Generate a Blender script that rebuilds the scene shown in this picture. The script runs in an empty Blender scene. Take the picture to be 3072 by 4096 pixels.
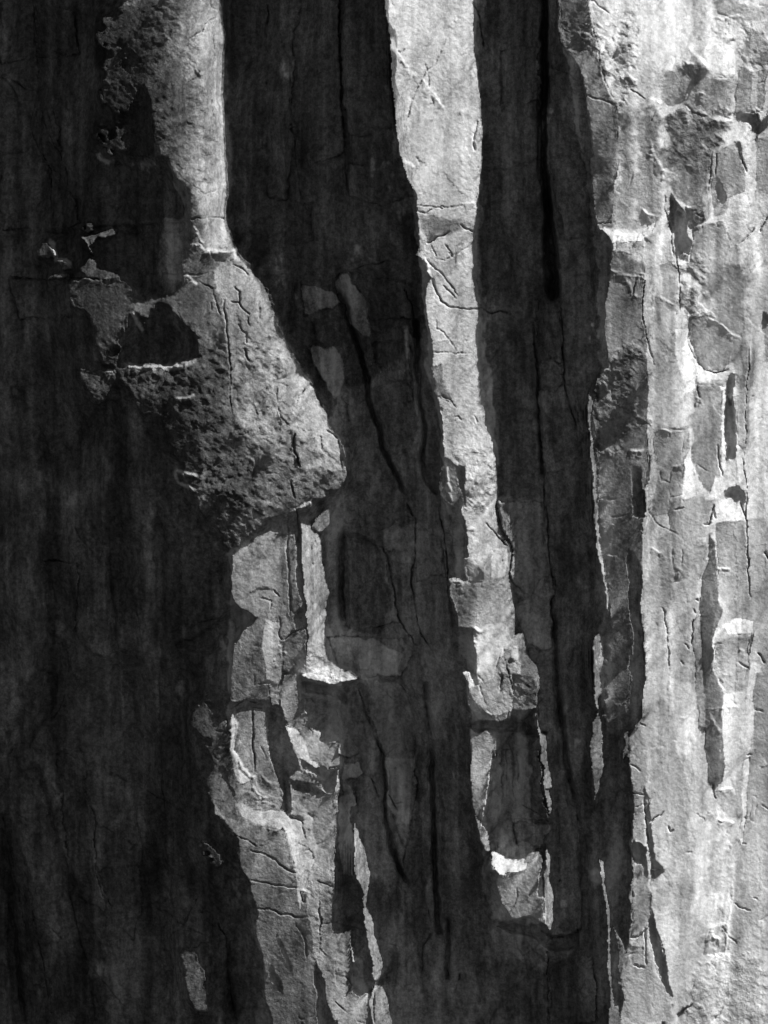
import bpy, math, time
import numpy as np
# ---------------------------------------------------------------- camera, sky, sun, exposure
scene = bpy.context.scene
COL = scene.collection
DIST = 2500.0
cam = bpy.data.cameras.new('camera'); camo = bpy.data.objects.new('camera', cam); COL.objects.link(camo)
camo.location = (0, -DIST, 0); camo.rotation_euler = (math.radians(90), 0, 0)
cam.sensor_fit = 'VERTICAL'; cam.sensor_height = 24.0
cam.lens = 24.0*DIST/(4096*0.03)
cam.clip_start = 10; cam.clip_end = 12000
scene.camera = camo
# direction towards the sun, measured against the wall: up and to the right, raking
_e = math.radians(20.0)
SUNV = (0.64*math.cos(_e), -math.sin(_e), 0.768*math.cos(_e))
sl = bpy.data.lights.new('sun', 'SUN'); sl.energy = 5.0; sl.angle = math.radians(0.5); sl.color = (1, 1, 1)
so = bpy.data.objects.new('sun', sl); COL.objects.link(so)
import mathutils
so.rotation_euler = mathutils.Vector(SUNV).to_track_quat('Z', 'Y').to_euler()
world = bpy.data.worlds.new('World'); scene.world = world; world.use_nodes = True
nt = world.node_tree; nt.nodes.clear()
sky = nt.nodes.new('ShaderNodeTexSky'); sky.sky_type = 'NISHITA'; sky.sun_disc = False
sky.sun_elevation = math.asin(SUNV[2]); sky.sun_rotation = math.atan2(SUNV[0], SUNV[1])
bwn = nt.nodes.new('ShaderNodeSeparateColor')      # black-and-white film behind a red filter: only the sky's red counts
bg = nt.nodes.new('ShaderNodeBackground'); bg.inputs[1].default_value = 0.05
wo = nt.nodes.new('ShaderNodeOutputWorld')
nt.links.new(sky.outputs[0], bwn.inputs[0]); nt.links.new(bwn.outputs[0], bg.inputs[0]); nt.links.new(bg.outputs[0], wo.inputs[0])
scene.view_settings.view_transform = 'Standard'; scene.view_settings.look = 'None'
scene.view_settings.gamma = 1.0; scene.view_settings.use_curve_mapping = False
scene.view_settings.exposure = 0.5

# ---------------------------------------------------------------- materials
def mat_new(name):
    m = bpy.data.materials.new(name); m.use_nodes = True
    b = m.node_tree.nodes['Principled BSDF']; b.inputs['Roughness'].default_value = .92
    b.inputs['Specular IOR Level'].default_value = .12
    return m, m.node_tree.nodes, m.node_tree.links, b
ROCK, N_, L_, B_ = mat_new('varnished_sandstone')
def node(t, **k):
    n = N_.new(t)
    for a, v in k.items(): setattr(n, a, v)
    return n
tc = node('ShaderNodeTexCoord')
def mapping(sc, rot=(0, 0, 0)):
    m = node('ShaderNodeMapping'); m.inputs['Scale'].default_value = sc; m.inputs['Rotation'].default_value = rot
    L_.new(tc.outputs['Object'], m.inputs['Vector']); return m.outputs[0]
def noise(vec, scale, det=4, rough=.55, dist=0):
    n = node('ShaderNodeTexNoise'); n.inputs['Scale'].default_value = scale; n.inputs['Detail'].default_value = det
    n.inputs['Roughness'].default_value = rough; n.inputs['Distortion'].default_value = dist; L_.new(vec, n.inputs['Vector']); return n.outputs[0]
def ramp(fac, a, b, va, vb):
    n = node('ShaderNodeMapRange'); n.interpolation_type = 'SMOOTHSTEP'
    for i, v in enumerate((a, b, va, vb)): n.inputs[i+1].default_value = v
    L_.new(fac, n.inputs[0]); return n.outputs[0]
def mth(op, a, b):
    n = node('ShaderNodeMath', operation=op)
    for i, v in enumerate((a, b)):
        if isinstance(v, (int, float)): n.inputs[i].default_value = v
        else: L_.new(v, n.inputs[i])
    return n.outputs[0]
att = node('ShaderNodeAttribute'); att.attribute_name = 'varnish_shade'
pit = node('ShaderNodeAttribute'); pit.attribute_name = 'pitting'
streak = noise(mapping((1, 1, .035)), .8, 8, .7)           # water streaks, drawn out downward
streak2 = noise(mapping((1, 1, .012)), 1.3, 5, .6)
blotch = noise(mapping((1, 1, .7)), .16, 7, .62, .4)
fleck = noise(mapping((1, 1, 1)), 1.6, 6, .7)
grain = noise(mapping((1, 1, 1)), 4.5, 3, .7)
v = ramp(streak, .36, .64, .88, 1.10)
v = mth('MULTIPLY', v, ramp(streak2, .3, .7, .85, 1.12))
v = mth('MULTIPLY', v, ramp(blotch, .35, .65, .84, 1.14))
v = mth('MULTIPLY', v, ramp(fleck, .36, .6, .72, 1.08))
v = mth('MULTIPLY', v, ramp(grain, .35, .65, .86, 1.12))
# dark skin and painted-in shade alike: the darker, the stronger the mottling
k = ramp(att.outputs['Fac'], .1, .5, 1.6, .62)
pw = mth('POWER', v, k)
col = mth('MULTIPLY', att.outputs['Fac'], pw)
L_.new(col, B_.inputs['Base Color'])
bn = noise(mapping((1, 1, 1), (0, .6, 0)), 2.6, 8, .68)
bp = node('ShaderNodeBump'); bp.inputs['Strength'].default_value = 1.0; bp.inputs['Distance'].default_value = .42
L_.new(mth('MULTIPLY', bn, ramp(pit.outputs['Fac'], .1, 2.5, .20, 1.6)), bp.inputs['Height']); L_.new(bp.outputs[0], B_.inputs['Normal'])
PLAIN, N2, L2, B2 = mat_new('plain_rock'); B2.inputs['Base Color'].default_value = (.2, .2, .2, 1)
SOIL, N3, L3, B3 = mat_new('canyon_floor')
n3 = N3.new('ShaderNodeTexNoise'); n3.inputs['Scale'].default_value = .02; n3.inputs['Detail'].default_value = 8
r3 = N3.new('ShaderNodeMapRange'); r3.inputs[3].default_value = .02; r3.inputs[4].default_value = .05
t3 = N3.new('ShaderNodeTexCoord'); L3.new(t3.outputs['Object'], n3.inputs['Vector']); L3.new(n3.outputs[0], r3.inputs[0]); L3.new(r3.outputs[0], B3.inputs['Base Color'])
# ---------------------------------------------------------------- survey grid
# the wall is surveyed in "sheet" units: 3072 wide, 4096 high, y down; M metres each
M = 0.03
PITCH = 3.5
MARG, MTOP, MBOT = 490.0, 1050.0, 420.0
FW, FH = 3072.0, 4096.0
X0, Y0 = -MARG, -MTOP
NX = int((FW + 2*MARG)/PITCH) + 1
NY = int((FH + MTOP + MBOT)/PITCH) + 1
xs = X0 + PITCH*np.arange(NX)
ys = Y0 + PITCH*np.arange(NY)
XX, YY = np.meshgrid(xs, ys)
XX = XX.astype(np.float32); YY = YY.astype(np.float32)
SUN_EL = math.radians(20.0)                # angle between the rays and the mean wall plane
UX, UY = -0.64, 0.768                      # direction the light travels along the wall (x right, y down)
G = math.tan(SUN_EL)

def value_noise(w, h, sx, sy, seed):
    """smooth value noise on the grid; sx, sy = feature size in sheet units"""
    r = np.random.RandomState(seed)
    nx = int(w*PITCH/sx) + 4; ny = int(h*PITCH/sy) + 4
    t = r.rand(ny, nx).astype(np.float32)*2 - 1
    fx = (np.arange(w)*PITCH/sx).astype(np.float32); ix = fx.astype(int); fx -= ix
    fy = (np.arange(h)*PITCH/sy).astype(np.float32); iy = fy.astype(int); fy -= iy
    fx = fx*fx*fx*(fx*(fx*6-15)+10); fy = fy*fy*fy*(fy*(fy*6-15)+10)
    a = t[:, ix]*(1-fx) + t[:, ix+1]*fx
    return a[iy]*(1-fy)[:, None] + a[iy+1]*fy[:, None]

def fbm(sx, sy, octv, seed, gain=0.5):
    o = 0; a = 1.0; tot = 0
    for k in range(octv):
        if min(sx, sy) < PITCH*1.6: break
        o = o + a*value_noise(NX, NY, sx, sy, seed + 17*k); tot += a
        a *= gain; sx *= 0.5; sy *= 0.5
    return o/tot

def sample(A, X, Y):
    fx = np.clip((X-X0)/PITCH, 0, NX-1.001); fy = np.clip((Y-Y0)/PITCH, 0, NY-1.001)
    ix = fx.astype(int); iy = fy.astype(int); fx = fx-ix; fy = fy-iy
    return (A[iy, ix]*(1-fx)*(1-fy) + A[iy, ix+1]*fx*(1-fy) + A[iy+1, ix]*(1-fx)*fy + A[iy+1, ix+1]*fx*fy).astype(np.float32)

def rotated(A, deg):
    c, s = math.cos(math.radians(deg)), math.sin(math.radians(deg))
    X = (XX-1536)*c - (YY-2048)*s + 1536; Y = (XX-1536)*s + (YY-2048)*c + 2048
    # mirror so that nothing clamps
    Lx, Ly = (NX-2)*PITCH, (NY-2)*PITCH
    X = np.abs(np.mod(X-X0, 2*Lx)); X = np.where(X > Lx, 2*Lx-X, X)+X0
    Y = np.abs(np.mod(Y-Y0, 2*Ly)); Y = np.where(Y > Ly, 2*Ly-Y, Y)+Y0
    return sample(A, X, Y)

def blur(A, r):
    """three box blurs, r in sheet units"""
    n = max(1, int(round(r/PITCH/1.7)))
    for _ in range(3):
        for ax in (0, 1):
            P = np.pad(A, [(n+1, n) if a == ax else (0, 0) for a in (0, 1)], mode='edge').astype(np.float64)
            c = np.cumsum(P, axis=ax)
            if ax == 0: A = (c[2*n+1:] - c[:-2*n-1])/(2*n+1)
            else: A = (c[:, 2*n+1:] - c[:, :-2*n-1])/(2*n+1)
    return A.astype(np.float32)

# tiles in which the wall was surveyed: origin and scale
def cells(sx, sy, seed, rot=0., warp=1.5):
    """random value and random tilt per irregular polygonal cell"""
    co, si = math.cos(math.radians(rot)), math.sin(math.radians(rot))
    X = XX+WX*warp; Y = YY+WY*warp
    U = ((X*co - Y*si)/sx).astype(np.float32); V = ((X*si + Y*co)/sy).astype(np.float32)
    u0, v0 = U.min()-2, V.min()-2; U = U-u0; V = V-v0
    nu, nv = int(U.max())+3, int(V.max())+3
    r = np.random.RandomState(seed); J = r.rand(4, nv, nu).astype(np.float32)
    iu, iv = U.astype(np.int32), V.astype(np.int32)
    best = np.full(U.shape, 9., np.float32); val = np.zeros(U.shape, np.float32); vb = np.zeros(U.shape, np.float32)
    for du in (-1, 0, 1):
        for dv in (-1, 0, 1):
            a = np.clip(iu+du, 0, nu-1); b = np.clip(iv+dv, 0, nv-1)
            d = (a+J[0, b, a]-U)**2 + (b+J[1, b, a]-V)**2
            w = d < best
            best[w] = d[w]; val[w] = J[2, b, a][w]; vb[w] = J[3, b, a][w]
    return val*2-1, vb*2-1

TILES = {'1': (0, 0, .6172), '2': (1000, 0, .6172), '3': (2000, 0, .6462), '4': (0, 1000, .6172), '5': (1000, 1000, .6172),
         '6': (2000, 1000, .6462), '7': (0, 2000, .6172), '8': (1000, 2000, .6172), '9': (2000, 2000, .6462),
         'A': (0, 3000, .6172), 'B': (1000, 3000, .6172), 'C': (2000, 3000, .6462), 'G': (0, 0, 1.8517),
         'H': (600, 1600, .9259), 'I': (2000, 1000, 1.3995)}

def pts(s):
    """'5 10,20 30,40 8 1,2' -> points; a lone token switches tile"""
    out = []; t = None
    for k in s.split():
        if ',' not in k: t = TILES[k]
        else:
            a, b = k.split(','); out.append((t[0]+float(a)*t[2], t[1]+float(b)*t[2]))
    return np.array(out)

WX = WY = None
def make_warp():
    global WX, WY
    WX = fbm(90, 120, 6, 5, .68)*17; WY = fbm(70, 70, 6, 9, .68)*15
make_warp()
RAMP_X = None

def poly_mask(P, warp=1.0, pad=30):
    """mask (bool) in a window; returns (y0,y1,x0,x1,mask)"""
    bx0 = max(0, int((P[:, 0].min()-pad-X0)/PITCH)); bx1 = min(NX, int((P[:, 0].max()+pad-X0)/PITCH)+2)
    by0 = max(0, int((P[:, 1].min()-pad-Y0)/PITCH)); by1 = min(NY, int((P[:, 1].max()+pad-Y0)/PITCH)+2)
    X = XX[by0:by1, bx0:bx1] + WX[by0:by1, bx0:bx1]*warp; Y = YY[by0:by1, bx0:bx1] + WY[by0:by1, bx0:bx1]*warp
    m = np.zeros(X.shape, bool)
    n = len(P)
    for i in range(n):
        x1, y1 = P[i]; x2, y2 = P[(i+1) % n]
        if y1 == y2: continue
        c = ((y1 > Y) != (y2 > Y)) & (X < (x2-x1)*(Y-y1)/(y2-y1)+x1)
        m ^= c
    return by0, by1, bx0, bx1, m

def line_dist(P, pad, warp=.6):
    """distance to polyline and parameter along it in a window"""
    bx0 = max(0, int((P[:, 0].min()-pad-X0)/PITCH)); bx1 = min(NX, int((P[:, 0].max()+pad-X0)/PITCH)+2)
    by0 = max(0, int((P[:, 1].min()-pad-Y0)/PITCH)); by1 = min(NY, int((P[:, 1].max()+pad-Y0)/PITCH)+2)
    X = XX[by0:by1, bx0:bx1] + WX[by0:by1, bx0:bx1]*warp; Y = YY[by0:by1, bx0:bx1] + WY[by0:by1, bx0:bx1]*warp
    L = np.hypot(*(P[1:]-P[:-1]).T); T = np.concatenate([[0], np.cumsum(L)])/max(L.sum(), 1e-6)
    d = np.full(X.shape, 1e9, np.float32); t = np.zeros(X.shape, np.float32)
    for i in range(len(P)-1):
        ax, ay = P[i]; vx, vy = P[i+1]-P[i]; q = vx*vx+vy*vy
        k = np.clip(((X-ax)*vx+(Y-ay)*vy)/q, 0, 1)
        e = np.hypot(X-ax-k*vx, Y-ay-k*vy)
        w = e < d
        d = np.where(w, e, d); t = np.where(w, T[i]+k*(T[i+1]-T[i]), t)
    return by0, by1, bx0, bx1, d, t

def lin(D): D = np.asarray(D, np.float32); return np.where(D < .04045, D/12.92, ((D+.055)/1.055)**2.4)
def srgb(L): L = np.clip(L, 0, 1); return np.where(L < .0031308, L*12.92, 1.055*L**(1/2.4)-.055)

def running_shadow(h, lit=None):
    """cast-shadow ceiling along the light's travel; returns M-q where q=h+G*dist (>0 = in shadow)"""
    step = PITCH/UY                       # distance along the plane per row
    kx = UX/UY                            # shift in columns per row
    sh = np.round(np.arange(NY)*kx).astype(int)          # negative
    W = NX + (-sh[-1])
    q = np.full((NY, W), -1e9, np.float32)
    for y in range(NY):
        r = h[y] + G*step*y
        o = -sh[y]
        q[y, o:o+NX] = r if lit is None else np.where(lit[y], r, -1e9)
    Mx = np.maximum.accumulate(q, axis=0)
    out = np.empty((NY, NX), np.float32)
    for y in range(NY):
        o = -sh[y]
        out[y] = Mx[y, o:o+NX] - (h[y] + G*step*y)
    return out

def fft_solve(s, wv=.15, lam=1e-6, ux=UX, uy=UY):
    m = float(s.mean()); pad = 200
    S = np.pad(s-m, pad, mode='linear_ramp')
    ny, nx = S.shape
    kx = np.fft.rfftfreq(nx, PITCH)*2*np.pi; ky = np.fft.fftfreq(ny, PITCH)*2*np.pi
    KX, KY = np.meshgrid(kx, ky)
    Du = 1j*(ux*KX+uy*KY); Dv = 1j*(uy*KX-ux*KY)
    H = np.conj(Du)*np.fft.rfft2(S)/(np.abs(Du)**2 + wv*wv*np.abs(Dv)**2 + lam)
    H[0, 0] = 0
    h = np.fft.irfft2(H, s=S.shape)[pad:-pad, pad:-pad]
    return (h + m*(ux*XX+uy*YY)).astype(np.float32)
# ------------------------------------------------------------- survey of the wall
# (value, feather, outline)   value = how strongly a face is turned to the sun, as a grey; 0 = turned away
LIGHT = [
 # upper left rough strip beside the long shade
 ((.10,'1 830,0',.40,'1 1240,0'), 7, '1 800,0 1415,-10 1425,130 1447,250 1427,420 1435,600 1455,700 1450,950 1465,1200 1463,1330 1460,1420 1490,1540 1532,1662 1300,1625 1240,1600 1250,1480 1240,1300 1240,1240 1190,1180 1140,1150 1100,1010 1030,1010 1000,880 990,700 940,560 960,450 870,340 800,300'),
 ((.44,'1 1170,0',.80,'1 1420,0'), 7, '1 1200,-10 1415,-10 1425,130 1447,250 1427,420 1435,600 1455,700 1450,950 1465,1200 1463,1420 1490,1540 1532,1662 1330,1640 1300,1400 1235,1200 1180,900 1130,560 1100,300'),
 (.14, 16, '1 790,60 700,130 650,160 665,300 780,300 830,250 860,200 900,150 850,60'),
 (.15, 18, '1 800,300 860,380 850,500 900,560 905,640 830,700 815,780 812,1000 720,1072 650,1000 640,830 760,790 680,700 655,600 668,430 760,420'),
 (0, 8, '1 690,700 760,790 770,980 800,930 690,930 700,830 660,800'),
 (.12, 14, '1 860,400 930,440 950,560 910,600 870,540'),
 # small lit pieces on the left band
 (.30, 8, '1 250,1600 290,1545 330,1545 362,1665 262,1665'),
 (.34, 5, '1 520,1525 620,1530 680,1500 720,1488 760,1500 755,1520 640,1545 590,1600 625,1655 600,1640'),
 (.34, 8, '1 530,1480 600,1462 632,1482 560,1495'),
 (.28, 5, '4 580,50 620,60 625,108 780,160 770,178 580,180 540,150 510,110'),
 (.36, 5, '4 300,182 350,155 425,148 430,172 330,190'),
 (.26, 6, '4 370,70 430,70 460,120 400,130'),
 ((.12,'4 450,300',.30,'4 830,300'), 14, '4 450,190 830,175 845,330 790,450 800,560 770,640 770,735 650,705 600,560 620,470 520,430 470,330'),
 (0, 8, '4 700,640 775,610 775,680 710,690'),
 # the bulging nose
 ((.06,'4 1000,1260',.37,'4 1400,930'), 12, '4 520,768 600,795 690,795 752,784 775,745 960,775 1100,770 1290,715 1280,560 1240,470 1150,380 1050,340 960,420 960,480 900,440 850,380 880,300 960,330 1100,300 1200,250 1180,150 1200,60 1220,-20 1300,0 1510,5 1560,60 1650,160 5 70,190 110,280 150,400 165,520 215,600 255,680 310,780 380,880 440,960 490,1040 500,1140 560,1230 580,1330 595,1420 595,1490 560,1530 490,1560 400,1610 8 380,30 300,60 230,95 150,110 70,140 0,185 7 1600,210 1530,280 1480,290 1380,180 1290,90 1240,0 4 1180,1600 1130,1440 1200,1440 1160,1350 1100,1200 1050,1060 950,1060 860,960 790,860 720,860 680,980 620,1040 560,940 500,850'),
 (.22, 7, '4 520,768 600,795 700,790 750,785 720,860 690,960 640,980 600,900 560,900'),
 ((.34,'4 900,780',.22,'4 950,960'), 10, '4 775,745 960,775 1100,770 1290,715 1330,800 1200,900 1050,960 900,940 820,860'),
 (.33, 10, '4 1000,320 1300,250 1350,500 1290,640 1240,470 1150,380'),
 ((.56,'4 1440,900',.68,'5 200,900'), 6, '4 1380,130 1510,5 1560,60 1650,160 5 70,190 110,280 150,400 165,520 215,600 255,680 310,780 380,880 440,960 490,1040 500,1140 560,1230 580,1330 595,1420 590,1480 500,1480 400,1500 250,1480 120,1400 40,1400 4 1640,1340 1560,1150 1510,1060 1480,760 1460,560 1440,320 1400,250'),
 (.42, 10, '5 -60,1300 100,1290 300,1400 500,1400 595,1440 595,1490 560,1530 400,1610 250,1600 100,1659 -60,1659'),
 (.30, 14, '4 1330,1200 1560,1150 1650,1400 1659,1659 1400,1659 1300,1500'),
 (.18, 16, '7 1280,0 1659,0 1659,120 1530,280 1480,290 1380,180'),
 (.45, 5, '5 150,790 230,760 240,820 180,840'),
 (0, 4, '5 275,1190 305,1195 300,1300 320,1400 290,1410 285,1300'),
 (0, 4, '5 185,1000 215,1080 215,1170 200,1160 200,1090'),
 # lit panel under the lip
 ((.52,'8 200,300',.32,'8 60,1200'), 5, '8 -100,350 -60,320 0,285 60,225 140,195 250,212 300,300 305,560 300,640 295,780 300,850 240,900 220,940 200,1150 170,1240 100,1190 130,1300 20,1290 -60,1310 -135,1300 -120,1100 -105,930 -40,850 20,800 40,755 -30,720 -90,660 -125,600 -120,480'),
 (0, 4, '8 -30,718 45,755 22,802 -40,850 -95,900 -80,760'),
 (0, 3, '8 0,600 60,568 140,564 150,580 70,582 10,604'),
 (0, 3, '8 25,940 90,932 75,952 40,958'),
 ((.30,'8 30,1000',.42,'8 90,1000'), 8, '8 20,970 80,1000 100,1060 100,1180 60,1200 20,1080'),
 ((.70,'8 400,200',.82,'8 430,900'), 4, '8 325,140 400,180 430,228 470,260 470,330 480,520 500,600 485,700 480,900 490,1020 560,1080 640,1120 690,1170 560,1185 400,1165 330,1140 370,1110 365,900 355,640 345,400'),
 (.97, 7, '8 370,1080 480,1040 560,1085 640,1122 685,1165 560,1180 400,1160 345,1138'),
 (.75, 3, '8 298,62 340,22 385,18 360,44'),
 (.44, 5, '8 425,120 512,50 515,160 455,215 400,175'),
 (.36, 4, '8 222,922 260,880 352,835 362,1110 300,1140 212,1100'),
 (.52, 4, '8 130,1180 165,1240 208,1200 202,1340 140,1332 120,1230'),
 (.42, 4, '8 212,1200 215,1130 300,1130 305,1290 340,1350 362,1455 300,1492 240,1450 215,1380'),
 # under the bright shelf
 (.52, 4, '8 340,1345 380,1395 395,1450 458,1500 462,1560 520,1590 585,1560 575,1650 B 578,100 560,128 520,140 440,100 385,60 350,60 320,72 330,120 420,170 455,232 520,318 350,275 270,240 235,200 B 300,120 280,40 8 275,1600 245,1510 225,1440 300,1492 362,1458'),
 (.44, 4, '8 0,1370 95,1380 110,1500 140,1659 B 195,200 215,240 B 210,385 0,380 A 1530,330 1505,310 1520,120 1500,0 7 1530,1640 1530,1380 1659,1360'),
 ((.16,'7 1240,1450',.36,'7 1400,1400'), 10, '7 1240,1440 1340,1290 1400,1440 1470,1490 1500,1560 1490,1659 A 1500,0 1525,120 1510,310 1600,400 1659,440 1659,880 1570,740 1540,560 1440,460 1380,430 1365,300 1350,220 1345,130 1400,120 1420,100 1370,0 7 1370,1560 1290,1520'),
 (.26, 6, '7 1372,1505 1400,1490 1460,1500 1510,1560 1490,1659 A 1500,0 1515,180 1505,300 1440,110 1375,0'),
 (0, 3, '7 1385,1280 1500,1380 1505,1500 1440,1500 1385,1420'),
 (0, 3, 'A 1410,110 1440,110 1520,300 1512,322 1440,190'),
 (.22, 10, 'A 1300,570 1370,600 1430,680 1440,740 1390,740 1370,700 1300,655'),
 (.26, 10, 'A 1180,1310 1250,1330 1300,1450 1330,1600 1325,1700 1290,1776 1260,1700 1235,1560 1190,1430'),
 # lower lit buttress: darker left flank and bright right flank
 ((.44,'B 130,450',.24,'B 230,1500'), 5, 'B 0,430 190,470 235,560 270,690 300,830 330,930 380,1100 410,1290 430,1380 440,1776 130,1776 100,1600 60,1300 40,1200 60,1100 0,880 A 1570,750 1540,560 1440,460 1380,430 1370,300 1500,320 1600,430'),
 (0, 5, 'B 60,1300 100,1600 110,1776 60,1776 0,1400'),
 ((.66,'B 350,600',.52,'B 500,700'), 4, 'B 205,390 270,440 350,458 372,420 398,440 405,560 430,620 470,600 B 578,100 585,200 575,400 550,510 545,780 540,900 525,1100 540,1210 600,1200 650,1160 640,1300 655,1500 640,1560 700,1615 755,1590 755,1776 540,1776 490,1640 480,1500 430,1380 410,1290 380,1100 330,930 300,830 270,690 235,560 200,470'),
 (.55, 4, 'B 260,215 350,275 520,318 575,240 565,430 480,600 430,620 400,560 398,440 372,420 350,458 272,425 270,330'),
 (.92, 7, 'B 0,382 100,402 205,398 262,450 200,478 110,470 40,478 A 1600,440 1530,340 1560,335'),
 (.62, 6, 'B 0,230 50,300 120,320 200,310 215,330 205,385 100,385 0,370'),
 (0, 4, 'B 420,1440 470,1500 490,1600 495,1776 440,1776'),
 (0, 4, 'B 170,1190 200,1230 280,1420 290,1470 250,1430 190,1270'),
 (0, 5, 'B 130,1400 200,1500 230,1580 180,1560 110,1440'),
 (0, 3, 'B 540,900 600,930 690,980 700,1130 600,1215 545,1210 525,1100'),
 (0, 3, 'B 272,425 350,432 345,458 275,440'),
 (0, 3, 'B 330,70 400,90 440,130 480,155 560,150 550,168 480,188 420,170 400,130'),
 (.70, 3, 'B 680,470 710,540 750,650 765,720 760,900 760,1000 800,1130 825,1250 850,1380 830,1480 800,1530 780,1400 760,1200 735,1130 735,1000 700,850 680,780'),
 (.56, 3, 'B 800,1540 850,1540 890,1600 905,1700 915,1776 790,1776 770,1640'),
 (.45, 3, 'B 560,1210 650,1180 655,1500 640,1560 560,1530'),
 (.8, 2, 'B 653,1200 665,1260 674,1330 666,1400 655,1300'),
 (0, 2, 'B 680,1180 735,1140 760,1200 780,1400 790,1520 745,1590 755,1500 740,1300'),
 # central bright pillar
 ((.74,'2 1000,200',.68,'2 1300,1659'), 3, '2 868,-10 880,100 890,200 905,300 915,480 935,700 950,850 975,1000 1000,1130 1040,1230 1075,1290 1080,1380 1100,1500 1085,1600 1070,1659 5 1110,60 1150,150 1180,190 1130,260 1132,350 1150,470 1175,600 1190,700 1200,900 1225,960 1240,1140 1258,1340 1300,1340 1340,1400 1395,1410 1402,1659 8 1400,10 1350,80 1380,150 1410,270 1420,450 1420,520 1330,510 1290,515 1300,600 1350,730 1350,820 1460,820 1450,950 1465,1000 1470,1150 1490,1190 1460,1212 1410,1110 1360,1102 1418,1220 1420,1350 1480,1420 1560,1440 1620,1410 1650,1390 9 30,1390 80,1300 130,1300 225,1290 240,1150 240,1030 165,950 150,830 95,830 70,600 70,400 50,290 0,170 5 1605,1640 1600,1500 1585,1350 1560,1220 1520,1110 1500,980 1490,850 1475,700 1470,550 1465,380 1455,250 1440,0 2 1440,1500 1450,1450 1475,1330 1490,1100 1500,870 1495,750 1490,650 1470,540 1455,400 1450,100 1440,-10'),
 (.46, 8, '2 1100,1400 1250,1420 1400,1450 1460,1480 1380,1470 1160,1560 1110,1500'),
 (.38, 4, '5 1190,760 1240,740 1270,880 1330,1010 1240,950 1210,960'),
 (.62, 5, '5 1235,960 1300,1000 1330,1150 1340,1400 1258,1340'),
 (.26, 4, '5 1240,1395 1290,1375 1340,1420 1395,1659 8 1400,20 1350,70 5 1240,1600 1222,1460'),
 (.38, 8, '8 1415,280 1500,470 1520,525 1420,525'),
 ((.36,'8 1340,700',.58,'8 1480,700'), 7, '8 1290,515 1500,530 1490,780 1460,820 1350,820 1350,730 1300,600'),
 (.62, 5, '8 1500,540 1659,560 9 70,600 95,830 50,870 0,900 8 1650,1390 1560,1410 1470,1150 1465,830'),
 ((.34,'9 100,1280',.46,'9 120,1060'), 5, '9 80,1090 225,1150 222,1290 130,1300 80,1300'),
 (.72, 3, '9 40,880 95,832 150,832 165,950 240,1030 235,1110 120,1050 60,930'),
 (.40, 4, '8 1420,1310 1480,1400 1560,1425 1640,1380 1610,1400 1560,1440 1480,1420 1420,1350'),
 (.9, 2, '8 1358,1100 1405,1108 1418,1170 1462,1212 1425,1225 1408,1150'),
 ((.48,'B 1500,0',.34,'B 1470,400'), 5, '8 1413,1455 1440,1500 1480,1530 1510,1500 1530,1500 1600,1560 1590,1659 B 1575,0 1555,150 1520,350 1500,470 1465,440 1440,330 1430,100 1440,0'),
 (.60, 2, 'B 1455,420 1500,480 1550,550 1552,660 1520,665 1485,560'),
 (.88, 4, 'B 1560,662 1659,712 C 70,695 130,690 200,640 150,750 60,768 0,765 B 1600,790 1575,740'),
 ((.42,'C 40,800',.34,'C 200,1000'), 4, 'C 0,765 70,766 150,740 200,640 245,640 260,700 230,900 280,920 320,1150 260,1080 200,1050 80,1060 60,1020 15,970 0,880 -20,820'),
 (.34, 3, 'B 1550,690 1575,740 1595,790 1530,800'),
 (.78, 2, '9 225,1290 240,1310 262,1440 290,1455 290,1659 C 290,0 300,110 330,160 335,230 280,245 265,100 250,0 9 245,1500 235,1350'),
 (.78, 2, 'C 280,250 320,262 318,330 300,440 290,330'),
 (.72, 2, 'C 292,575 308,680 328,900 320,1000 320,1150 265,1060 275,800'),
 # thin bright blades in the dark gully
 (.80, 2, '6 535,890 550,905 575,945 562,1100 590,1350 605,1600 9 605,20 612,150 640,330 652,480 678,697 660,670 630,450 600,260 575,0 6 580,1590 560,1300 545,1000'),
 (.64, 2, '9 580,860 622,820 645,960 630,1180 610,1300 595,1295 583,1100'),
 ((.35,'9 560,1500',.60,'9 640,1500'), 2, '9 556,1400 605,1300 620,1450 645,1659 C 650,70 622,250 600,385 582,200 560,0'),
 (.66, 2, 'C 625,670 650,690 662,850 680,1000 690,1300 697,1500 712,1600 690,1659 680,1550 668,1300 655,1000 635,800'),
 (.44, 4, 'C 700,1090 740,1150 760,1200 790,1270 780,1330 760,1400 740,1400 730,1200'),
 (.5, 3, 'C 672,1600 745,1580 750,1696 680,1696'),
 # prow: grey left flank
 ((.46,'3 600,600',.40,'3 640,1300'), 4, '3 345,-10 355,100 340,150 370,270 440,380 500,450 520,560 530,680 550,750 560,850 575,1000 560,1150 575,1300 595,1410 700,1440 740,1000 740,700 660,520 600,350 560,200 545,-10'),
 (.34, 10, '3 355,20 540,20 560,240 600,340 450,330 370,250'),
 (.28, 10, '3 575,1000 700,1000 690,1390 600,1400 575,1200'),
 ((.52,'6 660,300',.44,'6 880,300'), 4, '6 690,0 670,130 655,300 650,500 665,700 670,775 600,790 590,900 580,1000 585,1200 600,1300 612,1659 800,1659 905,1500 925,1100 920,900 900,560 880,200 880,0'),
 (.34, 8, '6 660,720 880,600 910,900 915,1220 820,1250 700,1220 590,1210 585,1000 600,860'),
 (.36, 4, '6 600,1290 780,1230 830,1340 810,1640 612,1659'),
 (.34, 4, '9 610,-10 820,-10 820,95 770,130 720,148 680,140 625,112'),
 ((.34,'9 700,100',.28,'9 740,900'), 8, '9 625,115 680,142 770,135 830,95 870,60 865,400 820,600 800,700 810,1000 720,860 690,650 650,400'),
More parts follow.
